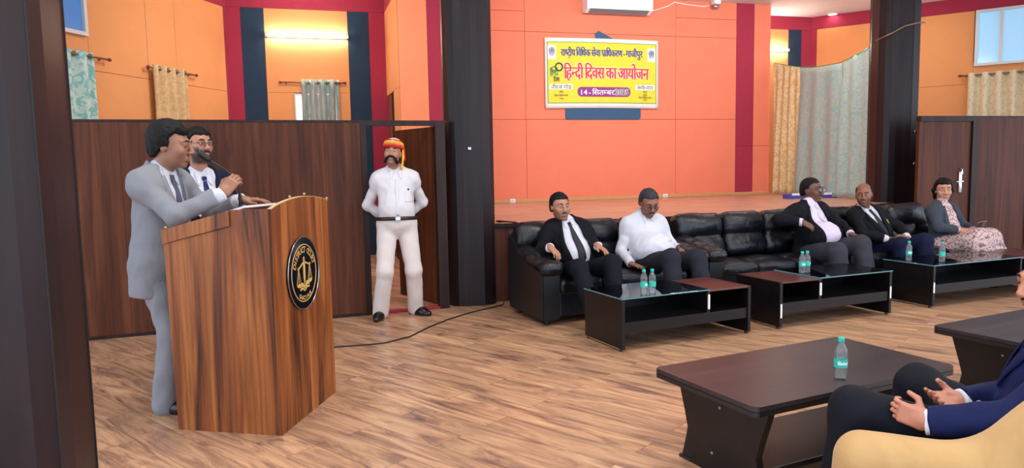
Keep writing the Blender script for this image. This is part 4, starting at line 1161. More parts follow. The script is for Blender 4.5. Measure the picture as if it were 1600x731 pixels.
head_t = ['रा', 'ष/', 'ट', '^r', 'ी', 'य', '_', 'ि', 'व', 'ि', 'ध', 'क', '_', 'से', 'वा', '_', 'प', '\\r', 'ा', 'ि', 'ध', 'क', 'र', 'ण', '_', '-', '_', 'गा', 'जी', 'पु', 'र']
for k_, du in enumerate((-.0016, .0016)): place_text('heading_lettering', M['ink_blue'], head_t, .135 + du, .855 + du, .705, .875, .010 + .0006 * k_, ban, .008)
main_t = ['ि', 'ह', 'न/', 'दी', '_', 'ि', 'द', 'व', 'स', '_', 'का', '_', 'आ', 'यो', 'ज', 'न']
for k_, (du, dv) in enumerate(((-.006, -.006), (.006, -.006), (-.006, .006), (.006, .006))): place_text('title_lettering', M['ink_white'], main_t, .160 + du, .910 + du, .39 + dv, .65 + dv, .008 + .0006 * k_, ban, .004)
for k_, du in enumerate((-.0032, 0, .0032)): place_text('title_lettering', M['ink_red'], main_t, .160 + du, .910 + du, .39, .65, .012 + .0006 * k_, ban, .004)
pill = bpatch('date_pill', M['ink_purple'], .275, .745, .165, .305, .009, ban, .07)
place_text('date_lettering', M['ink_white'], ['14', '_', '-', '_', 'ि', 'स', 'त', 'म/', 'ब', 'र'], .305, .60, .19, .285, .012, pill, .006)
for du, dv in ((-.004, 0), (.004, 0), (0, -.006), (0, .006)): place_text('date_lettering', M['ink_white'], ['2025'], .605 + du, .725 + du, .195 + dv, .275 + dv, .0115, pill, .016)
place_text('date_lettering', M['ink_dark'], ['2025'], .605, .725, .195, .275, .0135, pill, .010)
for u0, u1, tk, lines in ((.035, .235, ['नी', 'र', 'ज', '_', 'गो', 'ड'], (['स', 'ि', 'च', 'व'], ['ि', 'ज', 'ला', '_', 'ि', 'व', 'ि', 'ध', 'क', '_', 'से', 'वा'], ['गा', 'जी', 'पु', 'र'])),
                          (.79, .965, ['जे', '०', 'पी', '०', '_', 'या', 'द', 'व'], (['ज', 'न', 'प', 'द'], ['स', 'ि', 'च', 'व'], ['ि', 'ज', 'ला', '_', 'ि', 'व', 'ि', 'ध', 'क', '_', 'से', 'वा'], ['गा', 'जी', 'पु', 'र']))):
    pt = bpatch('name_patch', M['ink_white'], u0, u1, .27, .345, .009, ban)
    place_text('name_lettering', M['ink_dark'], tk, u0 + .012, u1 - .012, .275, .345, .012, pt, .006)
    c = (u0 + u1) / 2; n = len(lines)
    for i, ln in enumerate(lines):
        wd = .018 * len(ln) * .55; zt = .255 - i * (.15 / n)
        place_text('small_lettering', M['ink_dark'], ln, c - wd / 2, c + wd / 2, zt - .036, zt, .010, ban, .0)
for uc, vc in ((.058, .80), (.935, .79)):
    pt = bpatch('emblem_patch', M['ban_w'], uc - .036, uc + .036, vc - .105, vc + .095, .009, ban)
    c = Vector(bsurf(uc, vc)) + Vector((0, -.014, .02))
    B = MB(); B.torus(c, .046, .005, (0, 1, 0), 24, 6); B.torus(c, .026, .005, (0, 1, 0), 20, 6); B.lathe([(.001, 0), (.013, 0), (.013, .003), (.001, .003)], 14, mtx=Matrix.Translation(c) @ Matrix.Rotation(math.pi / 2, 4, 'X'))
    B.tube([c + Vector((-.045, 0, -.045)), c + Vector((-.02, 0, -.075)), c + Vector((.02, 0, -.075)), c + Vector((.045, 0, -.045))], .004, 6)
    B.build('emblem_print', M['ink_blue'], pt, False)
c = Vector(bsurf(.098, .50)) + Vector((0, -.013, 0))
lg = MB(); lg.torus(c + Vector((.04, 0, .10)), .06, .012, (0, 1, 0), 24, 6); lg.torus(c + Vector((-.055, 0, .06)), .04, .005, (0, 1, 0), 20, 6)
lg = lg.build('round_logo', M['board_blue'], ban, True)
place_text('logo_lettering', M['ink_green'], ['ि', 'ह', 'न/', 'दी'], .040, .112, .445, .58, .014, lg, .02)
place_text('logo_lettering', M['ink_dark'], ['ि', 'द', 'व', 'स'], .070, .122, .375, .465, .014, lg, .02)

# ------------------------------------------------------------------ lectern
A0, B0, C0 = Vector((-.735, 4.325)), Vector((-.17, 4.03)), Vector((.145, 4.735))
fx = (C0 - B0); FW = fx.length; fx.normalize(); dx_ = (A0 - B0); SD = dx_.length; dx_.normalize()
lec = thing('lectern', 'tall honey-brown wooden lectern with a round black court emblem', 'lectern', (B0.x, B0.y, 0))
LM = Matrix(((dx_.x, fx.x, 0, 0), (dx_.y, fx.y, 0, 0), (0, 0, 1, 0), (0, 0, 0, 1)))   # local: x = towards the speaker, y = along the front
TP = .030     # taper of the body at the top
def lbox(name, pts_bot, pts_top, mat):
    B = MB(); a = [B.bm.verts.new(LM @ Vector(p)) for p in pts_bot]; b = [B.bm.verts.new(LM @ Vector(p)) for p in pts_top]; n = len(a)
    B.bm.faces.new(a[::-1]); B.bm.faces.new(b)
    for i in range(n): B.bm.faces.new((a[i], a[(i + 1) % n], b[(i + 1) % n], b[i]))
    return B.build(name, mat, lec)
def lprism(name, prof, y0, y1, mat, par=None):
    """profile in (x, z), extruded over y"""
    B = MB(); a = [B.bm.verts.new(LM @ Vector((x, y0, z))) for x, z in prof]; b = [B.bm.verts.new(LM @ Vector((x, y1, z))) for x, z in prof]; n = len(a)
    B.bm.faces.new(a[::-1]); B.bm.faces.new(b)
    for i in range(n): B.bm.faces.new((a[i], a[(i + 1) % n], b[(i + 1) % n], b[i]))
    return B.build(name, mat, par or lec)
side = [(.022, 0), (SD, 0), (SD + .02, 1.05), (.25, 1.145), (.25, 1.235), (.0, 1.24)]
for y in (0.0, FW - .02): lprism('side_panel', side, y, y + .02, M['lectern'])
for y in (-.012, FW - .010): lprism('side_board', [(SD + .022, 1.052), (SD + .022, 1.128), (.245, 1.232), (.245, 1.150)], y, y + .022, M['lectern'])
# front panel with an arched top
arch = [(0, 1.238)] + [(FW * t, 1.238 + .045 * math.sin(math.pi * min(t * 1.0, 1)) ** .8 + .008 * t) for t in [k / 14 for k in range(1, 14)]] + [(FW, 1.246)]
B = MB(); ring = [(0, 0), (FW, 0)] + [(y, z) for y, z in arch[::-1]]
lean = lambda z: -.0 * z
a = [B.bm.verts.new(LM @ Vector((lean(z), y, z))) for y, z in ring]; b = [B.bm.verts.new(LM @ Vector((lean(z) + .02, y, z))) for y, z in ring]; n = len(a)
B.bm.faces.new(a); B.bm.faces.new(b[::-1])
for i in range(n): B.bm.faces.new((a[i], b[i], b[(i + 1) % n], a[(i + 1) % n]))
B.build('front_panel', M['lectern'], lec)
B = MB()
for (y0, z0), (y1, z1) in zip(arch, arch[1:]): B.bm.faces.new([B.bm.verts.new(LM @ Vector(p)) for p in ((-.001, y0, z0 + .001), (-.001, y1, z1 + .001), (.022, y1, z1 + .001), (.022, y0, z0 + .001))])
B.build('edge_band', M['lectern_in'], lec, solid=.003)
lprism('desk_top', [(.02, 1.19), (.02, 1.205), (.27, 1.205), (SD, 1.06), (SD, 1.04), (.27, 1.185)], .02, FW - .02, M['lectern'])
lprism('shelf', [(.04, .70), (.04, .72), (SD - .02, .72), (SD - .02, .70)], .02, FW - .02, M['lectern'])
# pins along the upper edges
for x, y, z in ((SD, .0, 1.133), (.42, .0, 1.197), (0, FW * .30, 1.285), (0, FW * .55, 1.293), (0, FW * .98, 1.252)):
    B = MB(); p = LM @ Vector((x, y, z)); B.lathe([(.003, 0), (.003, .006), (.008, .008), (.006, .014), (.001, .015)], 10, p); B.build('push_pin', M['lectern_in'], lec, True)
# emblem: black disc with gold ring, scales, pen, book and lettering
EM = LM @ Matrix(((0, 0, 1, -.0), (1, 0, 0, .345), (0, 1, 0, .848), (0, 0, 0, 1)))    # emblem local: x along the front, y up, z away from viewer
EM = LM @ Matrix(((0, 0, -1, 0), (1, 0, 0, .347), (0, 1, 0, .846), (0, 0, 0, 1)))
ER = .212
B = MB(); B.lathe([(.001, .001), (ER, .001), (ER, .010), (ER - .004, .013), (.001, .013)], 56, mtx=EM); emb = B.build('emblem', M['black_disc'], lec)
emb['label'] = 'round black court emblem with gold scales'
B = MB(); B.torus((0, 0, 0), ER - .002, .0035, (0, 0, 1), 64, 6)
bmesh.ops.transform(B.bm, matrix=EM @ Matrix.Translation((0, 0, .013)), verts=B.bm.verts); B.build('rim', M['steel'], emb, True)
B = MB(); B.torus((0, 0, 0), .166, .0032, (0, 0, 1), 64, 6)
bmesh.ops.transform(B.bm, matrix=EM @ Matrix.Translation((0, 0, .0125)), verts=B.bm.verts); B.build('gold_ring', M['gold'], emb, True)
def eflat(name, polys, mat=None):
    B = MB()
    for P in polys: B.prism(P, .0125, .0155, 'z')
    bmesh.ops.transform(B.bm, matrix=EM, verts=B.bm.verts); return B.build(name, mat or M['gold'], emb)
def bar(x0, y0, x1, y1, w):
    d = Vector((x1 - x0, y1 - y0)).normalized(); n = Vector((-d.y, d.x)) * w / 2
    return [(x0 + n.x, y0 + n.y), (x0 - n.x, y0 - n.y), (x1 - n.x, y1 - n.y), (x1 + n.x, y1 + n.y)]
def arc_text(body, rad, a0, a1, size, inward=False, bold=.02):
    V, Fc = [], []; n = len(body)
    for i, ch in enumerate(body):
        if ch == ' ': continue
        me = text_mesh(ch, size, bold * size); v = mesh_arrays(me); w = v[:, 0].max() / 2 if len(v) else 0
        a = math.radians(a0 + (a1 - a0) * (i + .5) / n); b = len(V)
        for p in v:
            x, y = p[0] - w, p[1]
            if inward: x, y = x, y; ang = a + math.pi / 2; rr_ = rad
            else: ang = a - math.pi / 2; rr_ = rad
            V.append((rr_ * math.cos(a) + x * math.cos(ang) - y * math.sin(ang), rr_ * math.sin(a) + x * math.sin(ang) + y * math.cos(ang), .0150))
        Fc += [tuple(b + k for k in f.vertices) for f in me.polygons]; bpy.data.meshes.remove(me)
    return V, Fc
for nm, args in (('lettering', ('DISTRICT COURT', .120, 163, 17, .048)), ('lettering', ('GHAZIPUR', .156, 236, 304, .034, True))):
    V, Fc = arc_text(*args); me = bpy.data.meshes.new(nm); me.from_pydata([tuple(EM @ Vector(p)) for p in V], [], Fc); me.update(); link(nm, me, M['gold'], emb)
eflat('pen_pillar', [[(-.006, .095), (.006, .095), (.008, .07), (.004, .06), (.012, .05), (.012, -.02), (.008, -.045), (.0, -.070), (-.008, -.045), (-.012, -.02), (-.012, .05), (-.004, .06), (-.008, .07)]])
eflat('scale_beam', [bar(-.075, .030, -.01, .062, .009), bar(.01, .062, .075, .042, .009)])
for s_, px_, ty in ((-1, -.075, .030), (1, .075, .042)):
    pan = [(px_ - .028, ty - .085)] + [(px_ + .028 * math.cos(math.radians(k)), ty - .085 + .022 * math.sin(math.radians(k))) for k in range(180, 361, 20)]
    eflat('scale_pan', [bar(px_, ty, px_ - .026, ty - .085, .0028), bar(px_, ty, px_ + .026, ty - .085, .0028), bar(px_, ty, px_, ty - .085, .0022), pan[1:], bar(px_ - .012, ty + .0, px_ + .012, ty + .006, .012)])
eflat('open_book', [[(-.062, -0.059), (-.03, -0.052), (-.004, -0.072), (-.004, -0.092), (-.03, -0.074), (-.062, -0.081)], [(.062, -0.052), (.03, -0.048), (.004, -0.072), (.004, -0.092), (.03, -0.070), (.062, -0.074)],
                    [(-.062, -0.087), (-.03, -0.080), (-.004, -0.098), (-.004, -0.106), (-.03, -0.092), (-.062, -0.097)], [(.062, -0.080), (.03, -0.076), (.004, -0.098), (.004, -0.106), (.03, -0.088), (.062, -0.090)]])
# sheets of paper on the lectern
B = MB(); B.box(-.11, .11, -.15, .15, 0, .012, mtx=LM @ Matrix.Translation((.28, .24, 1.215)) @ Matrix.Rotation(.15, 4, 'Z') @ Matrix.Rotation(.25, 4, 'Y')); pp = B.build('paper_stack', M['paper'])
pp.location = (B0.x, B0.y, 0); tag(pp, 'white papers lying on top of the lectern', 'papers')

# gooseneck microphone
mic = thing('microphone', 'black gooseneck microphone rising from the lectern', 'microphone', (-.36, 4.58, 1.205))
mo = mic.location
B = MB(); B.lathe([(.030, 0), (.030, .012), (.018, .022), (.014, .03), (.014, .04)], 20); B.build('base', M['black'], mic, True)
neck = [(-.36, 4.58, 1.235), (-.365, 4.578, 1.33), (-.385, 4.57, 1.40), (-.44, 4.555, 1.455), (-.52, 4.535, 1.512)]
B = MB(); B.tube([Vector(neck[0]) - mo, Vector(neck[0]).lerp(Vector(neck[1]), .75) - mo], [.0125, .0105], 12); B.build('handle', M['black'], mic, True)
B = MB(); B.tube([Vector(p) - mo for p in neck], .0062, 10); B.build('gooseneck', M['cable'], mic, True)
F = Field(); F.cone((-.525, 4.534, 1.516), (-.565, 4.522, 1.548), .019, .023, .01); F.build('windscreen', M['black'], mic, mo, .004)

# cables on the floor
fc = MB().tube([(-.1, 5.60, .006), (.05, 5.86, .006), (.197, 5.927, .006), (.4, 5.915, .006), (.582, 5.918, .006), (.814, 6.067, .006), (1.031, 6.373, .006), (1.257, 6.631, .006), (1.528, 6.873, .006), (1.78, 7.03, .006), (1.93, 7.12, .010), (1.965, 7.18, .06), (1.98, 7.24, .25), (1.985, 7.275, .45), (1.985, 7.28, .60)], .0065, 6).build('floor_cable', M['cable'], None, True)
tag(fc, 'black cable snaking over the plank floor from the lectern', 'cable')
B = MB(); B.torus((2.06, 7.42, SH + .012), .085, .008, (.15, .1, 1), 24, 6, sx=1.25); B.tube([(2.15, 7.40, SH + .012), (2.17, 7.30, SH), (2.17, 7.272, SH - .1), (2.165, 7.272, SH - .3)], .006, 6)
tag(B.build('cable_coil', M['cable'], None, True), 'black cable coil lying on the stage edge by the pillar', 'cable')
tag(MB().tube([(7.60, 8.30, 3.04), (7.63, 8.07, 3.09), (7.80, 8.02, 3.19), (8.02, 8.02, 3.24), (8.24, 8.12, 3.27)], .009, 6).build('pillar_cord', M['brass'], None, True), 'pale cord tied round the right stage pillar', 'cord')

# ------------------------------------------------------------------ sofas
SW = 1.775
def make_sofa():
    root = thing('sofa', 'x', 'sofa', (0, 0, 0), group='black leather three-seat sofas in a row'); o = (0, 0, 0)
    B = MB(); B.box(.03, SW - .03, .10, .82, .06, .30, .012, 2); B.build('base', M['sofa_side'], root)
    B = MB(); B.box(.19, SW - .19, .075, .11, .07, .29, .012, 2); B.build('front_board', M['leather'], root)
    for s_, x0 in ((1, 0.0), (-1, SW - .19)):
        B = MB(); B.prism([(.03, .05), (.82, .05), (.84, .74), (.74, .75), (.58, .60), (.34, .53), (.03, .47)], x0 + (.0 if s_ == 1 else .012), x0 + .178 + (.0 if s_ == 1 else .012), 'x')
        bmesh.ops.bevel(B.bm, geom=B.bm.edges[:], offset=.012, segments=2, affect='EDGES'); B.build('arm_panel', M['sofa_side'], root, angle=35)
        F = Field(); cx_ = x0 + .10; up = (0, 0, 1)
        F.cone((cx_, .60, .615), (cx_, .34, .565), .098, .102, .05, flat=(up, .68)); F.cone((cx_, .34, .565), (cx_, .08, .535), .102, .098, .04, flat=(up, .62))
        F.cone((cx_ - .05, .04, .515), (cx_ + .05, .04, .515), .058, .058, .05)
        for k in range(5): F.cone((cx_ - .07 + .035 * k, .01, .44), (cx_ - .08 + .04 * k, .0, .55), .004, .006, .012, op='sub')
        F.amp = .0025; F.freq = 26; F.build('arm_pad', M['leather'], root, o, .010)
    xs = [.185, .64, 1.135, SW - .185]
    for a, b in zip(xs, xs[1:]):
        F = Field(); F.box(((a + b) / 2, .36, .335), ((b - a) / 2 - .002, .31, .075), None, .05, .02); F.ell(((a + b) / 2, .33, .375), ((b - a) * .40, .24, .06), None, .06)
        F.amp = .003; F.freq = 18; F.build('seat_cushion', M['leather'], root, o, .012)
    xs = [.02, .62, 1.155, SW - .02]
    la = math.radians(14); R = np.array([[1, 0, 0], [0, math.cos(la), math.sin(la)], [0, -math.sin(la), math.cos(la)]])
    for i, (a, b) in enumerate(zip(xs, xs[1:])):
        F = Field(); c = (a + b) / 2; hw = (b - a) / 2 - .003
        F.box((c, .70, .755), (hw, .105, .135), R, .085, .02); F.ell((c, .655, .77), (hw * .86, .10, .10), R, .05)
        la_, lb_ = (a + (.17 if i == 0 else 0)), (b - (.17 if i == 2 else 0)); c2 = (la_ + lb_) / 2; h2 = (lb_ - la_) / 2 - .003
        F.box((c2, .665, .53), (h2, .105, .12), R, .07, .035)
        F.ell((c2, .60, .52), (h2 * .8, .075, .075), R, .05)
        F.amp = .0035; F.freq = 15; F.build('back_cushion', M['leather'], root, o, .012)
    for x in (.08, SW - .08):
        for y in (.12, .74):
            B = MB(); B.lathe([(.024, 0), (.03, .062)], 12, (x, y, 0)); B.build('foot', M['black'], root)
    B = MB(); B.prism([(.80, .08), (.85, .10), (.865, .70), (.84, .80), (.80, .72)], .02, SW - .02, 'x'); B.build('back_panel', M['sofa_side'], root)
    return root
sofa0 = make_sofa()
sofa_at = [((2.0, 5.985), 6.5, 'black leather sofa with the tie-wearing man and the white-shirted man on it'), ((3.785, 6.19), 4.5, 'black leather sofa with the stout spectacled man at its right end'), ((5.575, 6.335), 3.5, 'black leather sofa with the balding man and the woman on it')]
for i, (p, a, lab) in enumerate(sofa_at):
    o = sofa0 if i == 0 else copy_tree(sofa0)
    o.location = (p[0], p[1], 0); o.rotation_euler = (0, 0, math.radians(a)); o['label'] = lab
def sofa_pt(i, x, y, z=0):
    (px_, py_), a, _ = sofa_at[i]; a = math.radians(a)
    return np.array([px_ + x * math.cos(a) - y * math.sin(a), py_ + x * math.sin(a) + y * math.cos(a), z])

# ------------------------------------------------------------------ glass-topped coffee tables (origin: front left foot)
def glass_table(label, loc, rz, L, mirror, strips):
    D, H = .56, .42
    root = thing('coffee_table', label, 'coffee table', (loc[0], loc[1], 0), math.radians(rz), 'black coffee tables with glass tops')
    mx = (lambda a, b: (L - b, L - a)) if mirror else (lambda a, b: (a, b))
    for x in (0, L - .03):
        B = MB(); B.box(x, x + .03, 0, D, .02, H - .012, .002, 1); B.build('end_panel', M['tbl_dark'], root)
        for y in (.04, D - .04):
            B = MB(); B.lathe([(.014, 0), (.014, .022)], 10, (x + .015, y, 0)); B.build('foot', M['black'], root)
        B = MB(); B.box(x + .004, x + .026, .03, D - .03, .014, .021); B.build('bottom_edge', M['lectern_in'], root)
    B = MB(); B.box(.03, L - .03, .012, D - .012, .20, .225); B.build('shelf', M['tbl_dark'], root)
    B = MB(); B.box(.03, L - .03, .012, .034, .14, .20); B.build('apron', M['tbl_dark'], root)
    B = MB(); B.box(.03, L - .03, D - .03, D - .012, .14, H - .014); B.build('back_panel', M['tbl_dark'], root)
    xd = .645 * L
    a, b = mx(xd, xd + .025); B = MB(); B.box(a, b, .006, D - .02, .225, H - .014); B.build('divider', M['tbl_dark'], root)
    a, b = mx(xd, L); B = MB(); B.box(a, b, 0, D, H - .026, H - .0125, .002, 1); B.build('wooden_top', M['tbl_red'], root)
    a, b = mx(0, xd + .02); B = MB(); B.box(a - .004, b, -.006, D + .006, H - .012, H - .002, .0015, 1); g = B.build('glass_top', M['glass'], root)
    B = MB(); a2, b2 = a - .004, b
    for q in ((a2, b2, -.0075, -.0062), (a2, b2, D + .0062, D + .0075), (a2 - .0013, a2 - .0002, -.006, D + .006), (b2 + .0002, b2 + .0013, -.006, D + .006)): B.box(q[0], q[1], q[2], q[3], H - .0115, H - .0025)
    B.build('glass_edge', M['glass_edge'], g)
    for x, z0, z1 in strips:
        B = MB(); B.box(x, x + .016, -.004, .001 if x < .03 or x > L - .04 else .006, z0, z1); B.build('label_strip', M['white'], root)
    return root
T1 = ((2.29, 4.99), 8.3, 1.27); T2 = ((3.86, 5.215), 6.2, 1.31); T3 = ((5.74, 5.455), 6.0, 1.95)
glass_table('black glass-topped coffee table in front of the tie-wearing man', T1[0], T1[1], T1[2], False, [(.645 * T1[2] + .004, .255, .375)])
glass_table('black glass-topped coffee table in front of the stout spectacled man', T2[0], T2[1], T2[2], True, [(.355 * T2[2] - .02, .26, .37), (.006, .10, .22), (T2[2] - .024, .16, .27)])
glass_table('black glass-topped coffee table in front of the seated woman', T3[0], T3[1], T3[2], False, [(.006, .15, .25)])
def tpt(T, x, y, z=0.0):
    (px_, py_), a, _ = T; a = math.radians(a)
    return (px_ + x * math.cos(a) - y * math.sin(a), py_ + x * math.sin(a) + y * math.cos(a), z)

# wooden coffee tables with waisted end panels (origin: centre)
def wood_table(label, c, rz, L=1.27, D=.68, H=.45):
    root = thing('coffee_table', label, 'coffee table', (c[0], c[1], 0), math.radians(rz), 'dark wooden coffee tables with waisted legs')
    def rounded(l, d, r):
        P = []
        for cx_, cy_, a0 in ((l - r, d - r, 0), (-l + r, d - r, 90), (-l + r, -d + r, 180), (l - r, -d + r, 270)):
            for k in range(6): a = math.radians(a0 + 18 * k); P.append((cx_ + r * math.cos(a), cy_ + r * math.sin(a)))
        return P
    B = MB(); B.prism(rounded(L / 2, D / 2, .03), H - .020, H, 'z'); bmesh.ops.bevel(B.bm, geom=[e for e in B.bm.edges if abs(e.verts[0].co.z - H) < 1e-4 and abs(e.verts[1].co.z - H) < 1e-4], offset=.003, segments=2, affect='EDGES'); tp = B.build('table_top', M['tbl_top'], root)
    B = MB(); B.prism(rounded(L / 2 - .004, D / 2 - .004, .028), H - .024, H - .020, 'z'); B.prism(rounded(L / 2, D / 2, .03), H - .044, H - .024, 'z'); B.build('edge_band', M['tbl_plain'], root)
    for x in (-L / 2 + .115, L / 2 - .15):
        B = MB(); B.prism([(-.27, 0), (-.235, .12), (-.225, .17), (-.245, .24), (-.30, H - .045), (.30, H - .045), (.245, .24), (.225, .17), (.235, .12), (.27, 0)], x, x + .036, 'x'); B.build('end_panel', M['tbl_dark'], root)
        for y0 in (-.285, .20):
            B = MB(); B.box(x - .006, x + .042, y0, y0 + .085, 0, .016, .003, 1); B.build('foot', M['tbl_plain'], root)
        for y, z in ((0, .33), (.05, .10)):
            B = MB(); B.lathe([(.007, 0), (.007, .003), (.001, .004)], 10, mtx=Matrix.Translation((x - .0, y, z)) @ Matrix.Rotation(-math.pi / 2, 4, 'Y')); B.build('screw_cap', M['grey'], root)
    B = MB(); B.box(-L / 2 + .15, L / 2 - .15, -.23, .23, .085, .115, .003, 1); B.build('shelf', M['tbl_dark'], root)
    return root
wood_table('dark wooden coffee table with one bottle, in front of the cream armchair', (2.29, 2.905), 9.5)
wood_table('dark wooden coffee table at the right edge beyond the navy blazer sleeve', (4.245, 3.155), 10)

# ------------------------------------------------------------------ bottles, phone
def bottle(label, loc, rz=0.0):
    root = thing('water_bottle', label, 'bottle', loc, rz, 'clear water bottles with teal caps')
    k = .92
    prof = [(.024, .0), (.029, .004), (.030, .02), (.0285, .028), (.030, .036), (.0285, .044), (.030, .052), (.030, .062), (.0305, .115), (.029, .124), (.0305, .132), (.029, .150), (.018, .176), (.0125, .186), (.0125, .196)]
    B = MB(); B.lathe([(r * k, z * k) for r, z in prof], 20); B.build('bottle_body', M['pet'], root, True)
    B = MB(); B.lathe([(.0150 * k, .190 * k), (.0155 * k, .192 * k), (.0155 * k, .210 * k), (.0140 * k, .213 * k), (.001, .213 * k)], 20); B.build('cap', M['teal'], root, True)
    B = MB(); n = 24
    ring = [[B.bm.verts.new((.0312 * k * math.cos(2 * math.pi * i / n), .0312 * k * math.sin(2 * math.pi * i / n), z * k)) for i in range(n)] for z in (.066, .108)]
    for i in range(n): B.bm.faces.new((ring[0][i], ring[0][(i + 1) % n], ring[1][(i + 1) % n], ring[1][i]))
    lb = B.build('label', M['label'], root, True)
    me = text_mesh('Bisleri', .021, .001); v = mesh_arrays(me); w = v[:, 0].max()
    for vt_ in me.vertices:
        a = (vt_.co.x - w / 2) / (.032 * k) - math.pi / 2 - .25; z = vt_.co.y
        vt_.co = (.0318 * k * math.cos(a), .0318 * k * math.sin(a), .081 * k + z)
    link('lettering', me, M['label_white'], lb)
    return root
b0 = bottle('water bottle standing alone on the front wooden coffee table', (2.304, 2.672, .45))
for p, lab, a in (((2.522, 5.085, .42), 'left one of the two water bottles in front of the white-shirted man', 1), ((2.595, 5.088, .42), 'right one of the two water bottles in front of the white-shirted man', 2),
                  ((4.325, 5.535, .42), 'left one of the two water bottles in front of the stout spectacled man', .5), ((4.392, 5.552, .42), 'right one of the two water bottles in front of the stout spectacled man', 1.4),
                  ((5.785, 5.800, .42), 'water bottle at the left end of the table before the woman, by the blue-trousered man', .2), ((5.99, 5.60, .42), 'water bottle in front of the seated woman in the patterned dress', 2.2)):
    c_ = copy_tree(b0); c_.location = p; c_.rotation_euler = (0, 0, a); c_['label'] = lab

# ------------------------------------------------------------------ the people
def on_seat(i, x, y, z=.40): return sofa_pt(i, x, y, z)
SK1 = skin_mat('skin_brown', rgb(150, 104, 80)); SK2 = skin_mat('skin_tan', rgb(170, 120, 96)); SK3 = skin_mat('skin_deep', rgb(104, 68, 54)); SK4 = skin_mat('skin_dark_tan', rgb(134, 90, 70)); SK5 = skin_mat('skin_warm', rgb(190, 138, 112)); SK6 = skin_mat('skin_rosy', rgb(186, 124, 100))
BEARD = plain('short_beard', rgb(34, 27, 26), .7, var=.3, vscale=200)
c_grey = cloth('light_grey_suiting', rgb(132, 134, 140), .8); c_black = cloth('black_suiting', rgb(11, 13, 20), .8); c_navy = cloth('navy_suiting', rgb(16, 24, 50), .8)
c_navy2 = cloth('bright_navy_suiting', rgb(13, 25, 68), .75); c_white = cloth('white_shirting', rgb(206, 208, 218), .8); c_offw = cloth('off_white_cotton', rgb(214, 212, 216), .85)
c_ltrs = cloth('off_white_trousering', rgb(214, 206, 202), .85); c_char = cloth('charcoal_trousering', rgb(34, 36, 45), .8); c_dkt = cloth('dark_trousering', rgb(13, 17, 27), .8); c_lilac = cloth('pale_lilac_shirting', rgb(208, 198, 220), .8)
c_lady = cloth('slate_grey_blazer', rgb(60, 67, 78), .8); c_print = cloth('pink_floral_print', rgb(208, 184, 178), .85, rgb(128, 96, 104), 42, (.50, .56)); c_tr_blue = cloth('navy_trousering', rgb(14, 21, 50), .8)
c_graytr = cloth('grey_check_trousering', rgb(52, 53, 62), .8)

# 1 the speaker at the lectern
th = 63
p = Person('person in light grey suit speaking into the microphone behind the lectern', (-.83, 4.78, 0), (-.845, 4.765, .90), th, SK1, lean=-3, sh=.485, shw=.170, girth=.96, belly=.03, head=(-.745, 4.735, 1.600), head_yaw=78, head_pitch=-6, h=.0048, sc=1.11)
p.arm(-1, (-.455, 4.515, 1.315), (-.75, 4.30, .95), (.55, .15, .62), (.35, .85, -.1), curl=[.75, .8, .85, .9], thumb=.5, tcurl=.9, l1=.31, l2=.28, sc=1.08)
p.arm(1, (-.375, 4.835, 1.262), (-.70, 5.25, 1.0), (.95, -.18, -.02), (0, 0, -1), curl=.22, thumb=.45, tcurl=.1, l1=.31, l2=.28, sc=1.08)
p.leg(-1, (-.85, 4.665, .085), (-.4, 4.4, .5)); p.leg(1, (-.80, 4.90, .085), (-.4, 4.6, .5))
p.head(1.04, 1.06, 1.02, .7); p.finish(stubble=.12); p.face(closed=True)
p.hair(vol=.020, line=.060, side=-.015, back=-.07, top=.006)
p.shirt(c_white, cuff_back=-.006, hem=-.02, e=.002, sl=.88); p.collar(c_white)
p.tie(M['tie_grey'], end=.10)
p.jacket(c_grey, vt=.13, vw=.075, hem=-.19, cuff=.045, flare=.012, lapel=.06)
p.trousers(c_grey, hem_r=.080, knee_r=.080, thigh=.095, bottom=-.035)
p.shoes({1: (.9, -.4, 0), -1: (.9, -.45, 0)})

# 2 the man standing behind the speaker
p = Person('person with spectacles and short beard in navy suit standing behind the speaker', (-.70, 5.52, 0), (-.70, 5.53, .90), 28, SK2, sh=.46, shw=.17, head=(-.685, 5.485, 1.628), head_yaw=36, head_pitch=0, h=.0055)
p.arm(-1, (-.80, 5.25, .86), (-1.3, 5.5, 1.1), (.1, -.2, -1), (.8, .3, 0), curl=.4); p.arm(1, (-.45, 5.42, .80), (-.2, 5.9, 1.1), (0, -.1, -1), (-.8, .2, 0), curl=.4)
p.leg(-1, (-.80, 5.52, .085), (-.6, 4.9, .5)); p.leg(1, (-.60, 5.55, .085), (-.4, 4.9, .5))
p.head(.98, .96); p.finish(stubble=.95, full=True); p.face(thick=.005); p.hair(vol=.014, line=.066, side=-.01)
p.glasses()
p.moustache([(0, -.100, -.048), (.016, -.098, -.050), (.028, -.088, -.060)], [.005, .0055, .004], BEARD)
p.shirt(c_white, cuff_back=0.0, e=.002, sl=.88); p.collar(c_white); p.tie(M['tie_spot'], end=.06, w=.036)
p.jacket(c_navy, vt=.10, vw=.085, hem=-.24, flare=.0); p.trousers(c_navy, bottom=-.03); p.shoes({1: (.5, -.85, 0), -1: (.3, -.95, 0)})

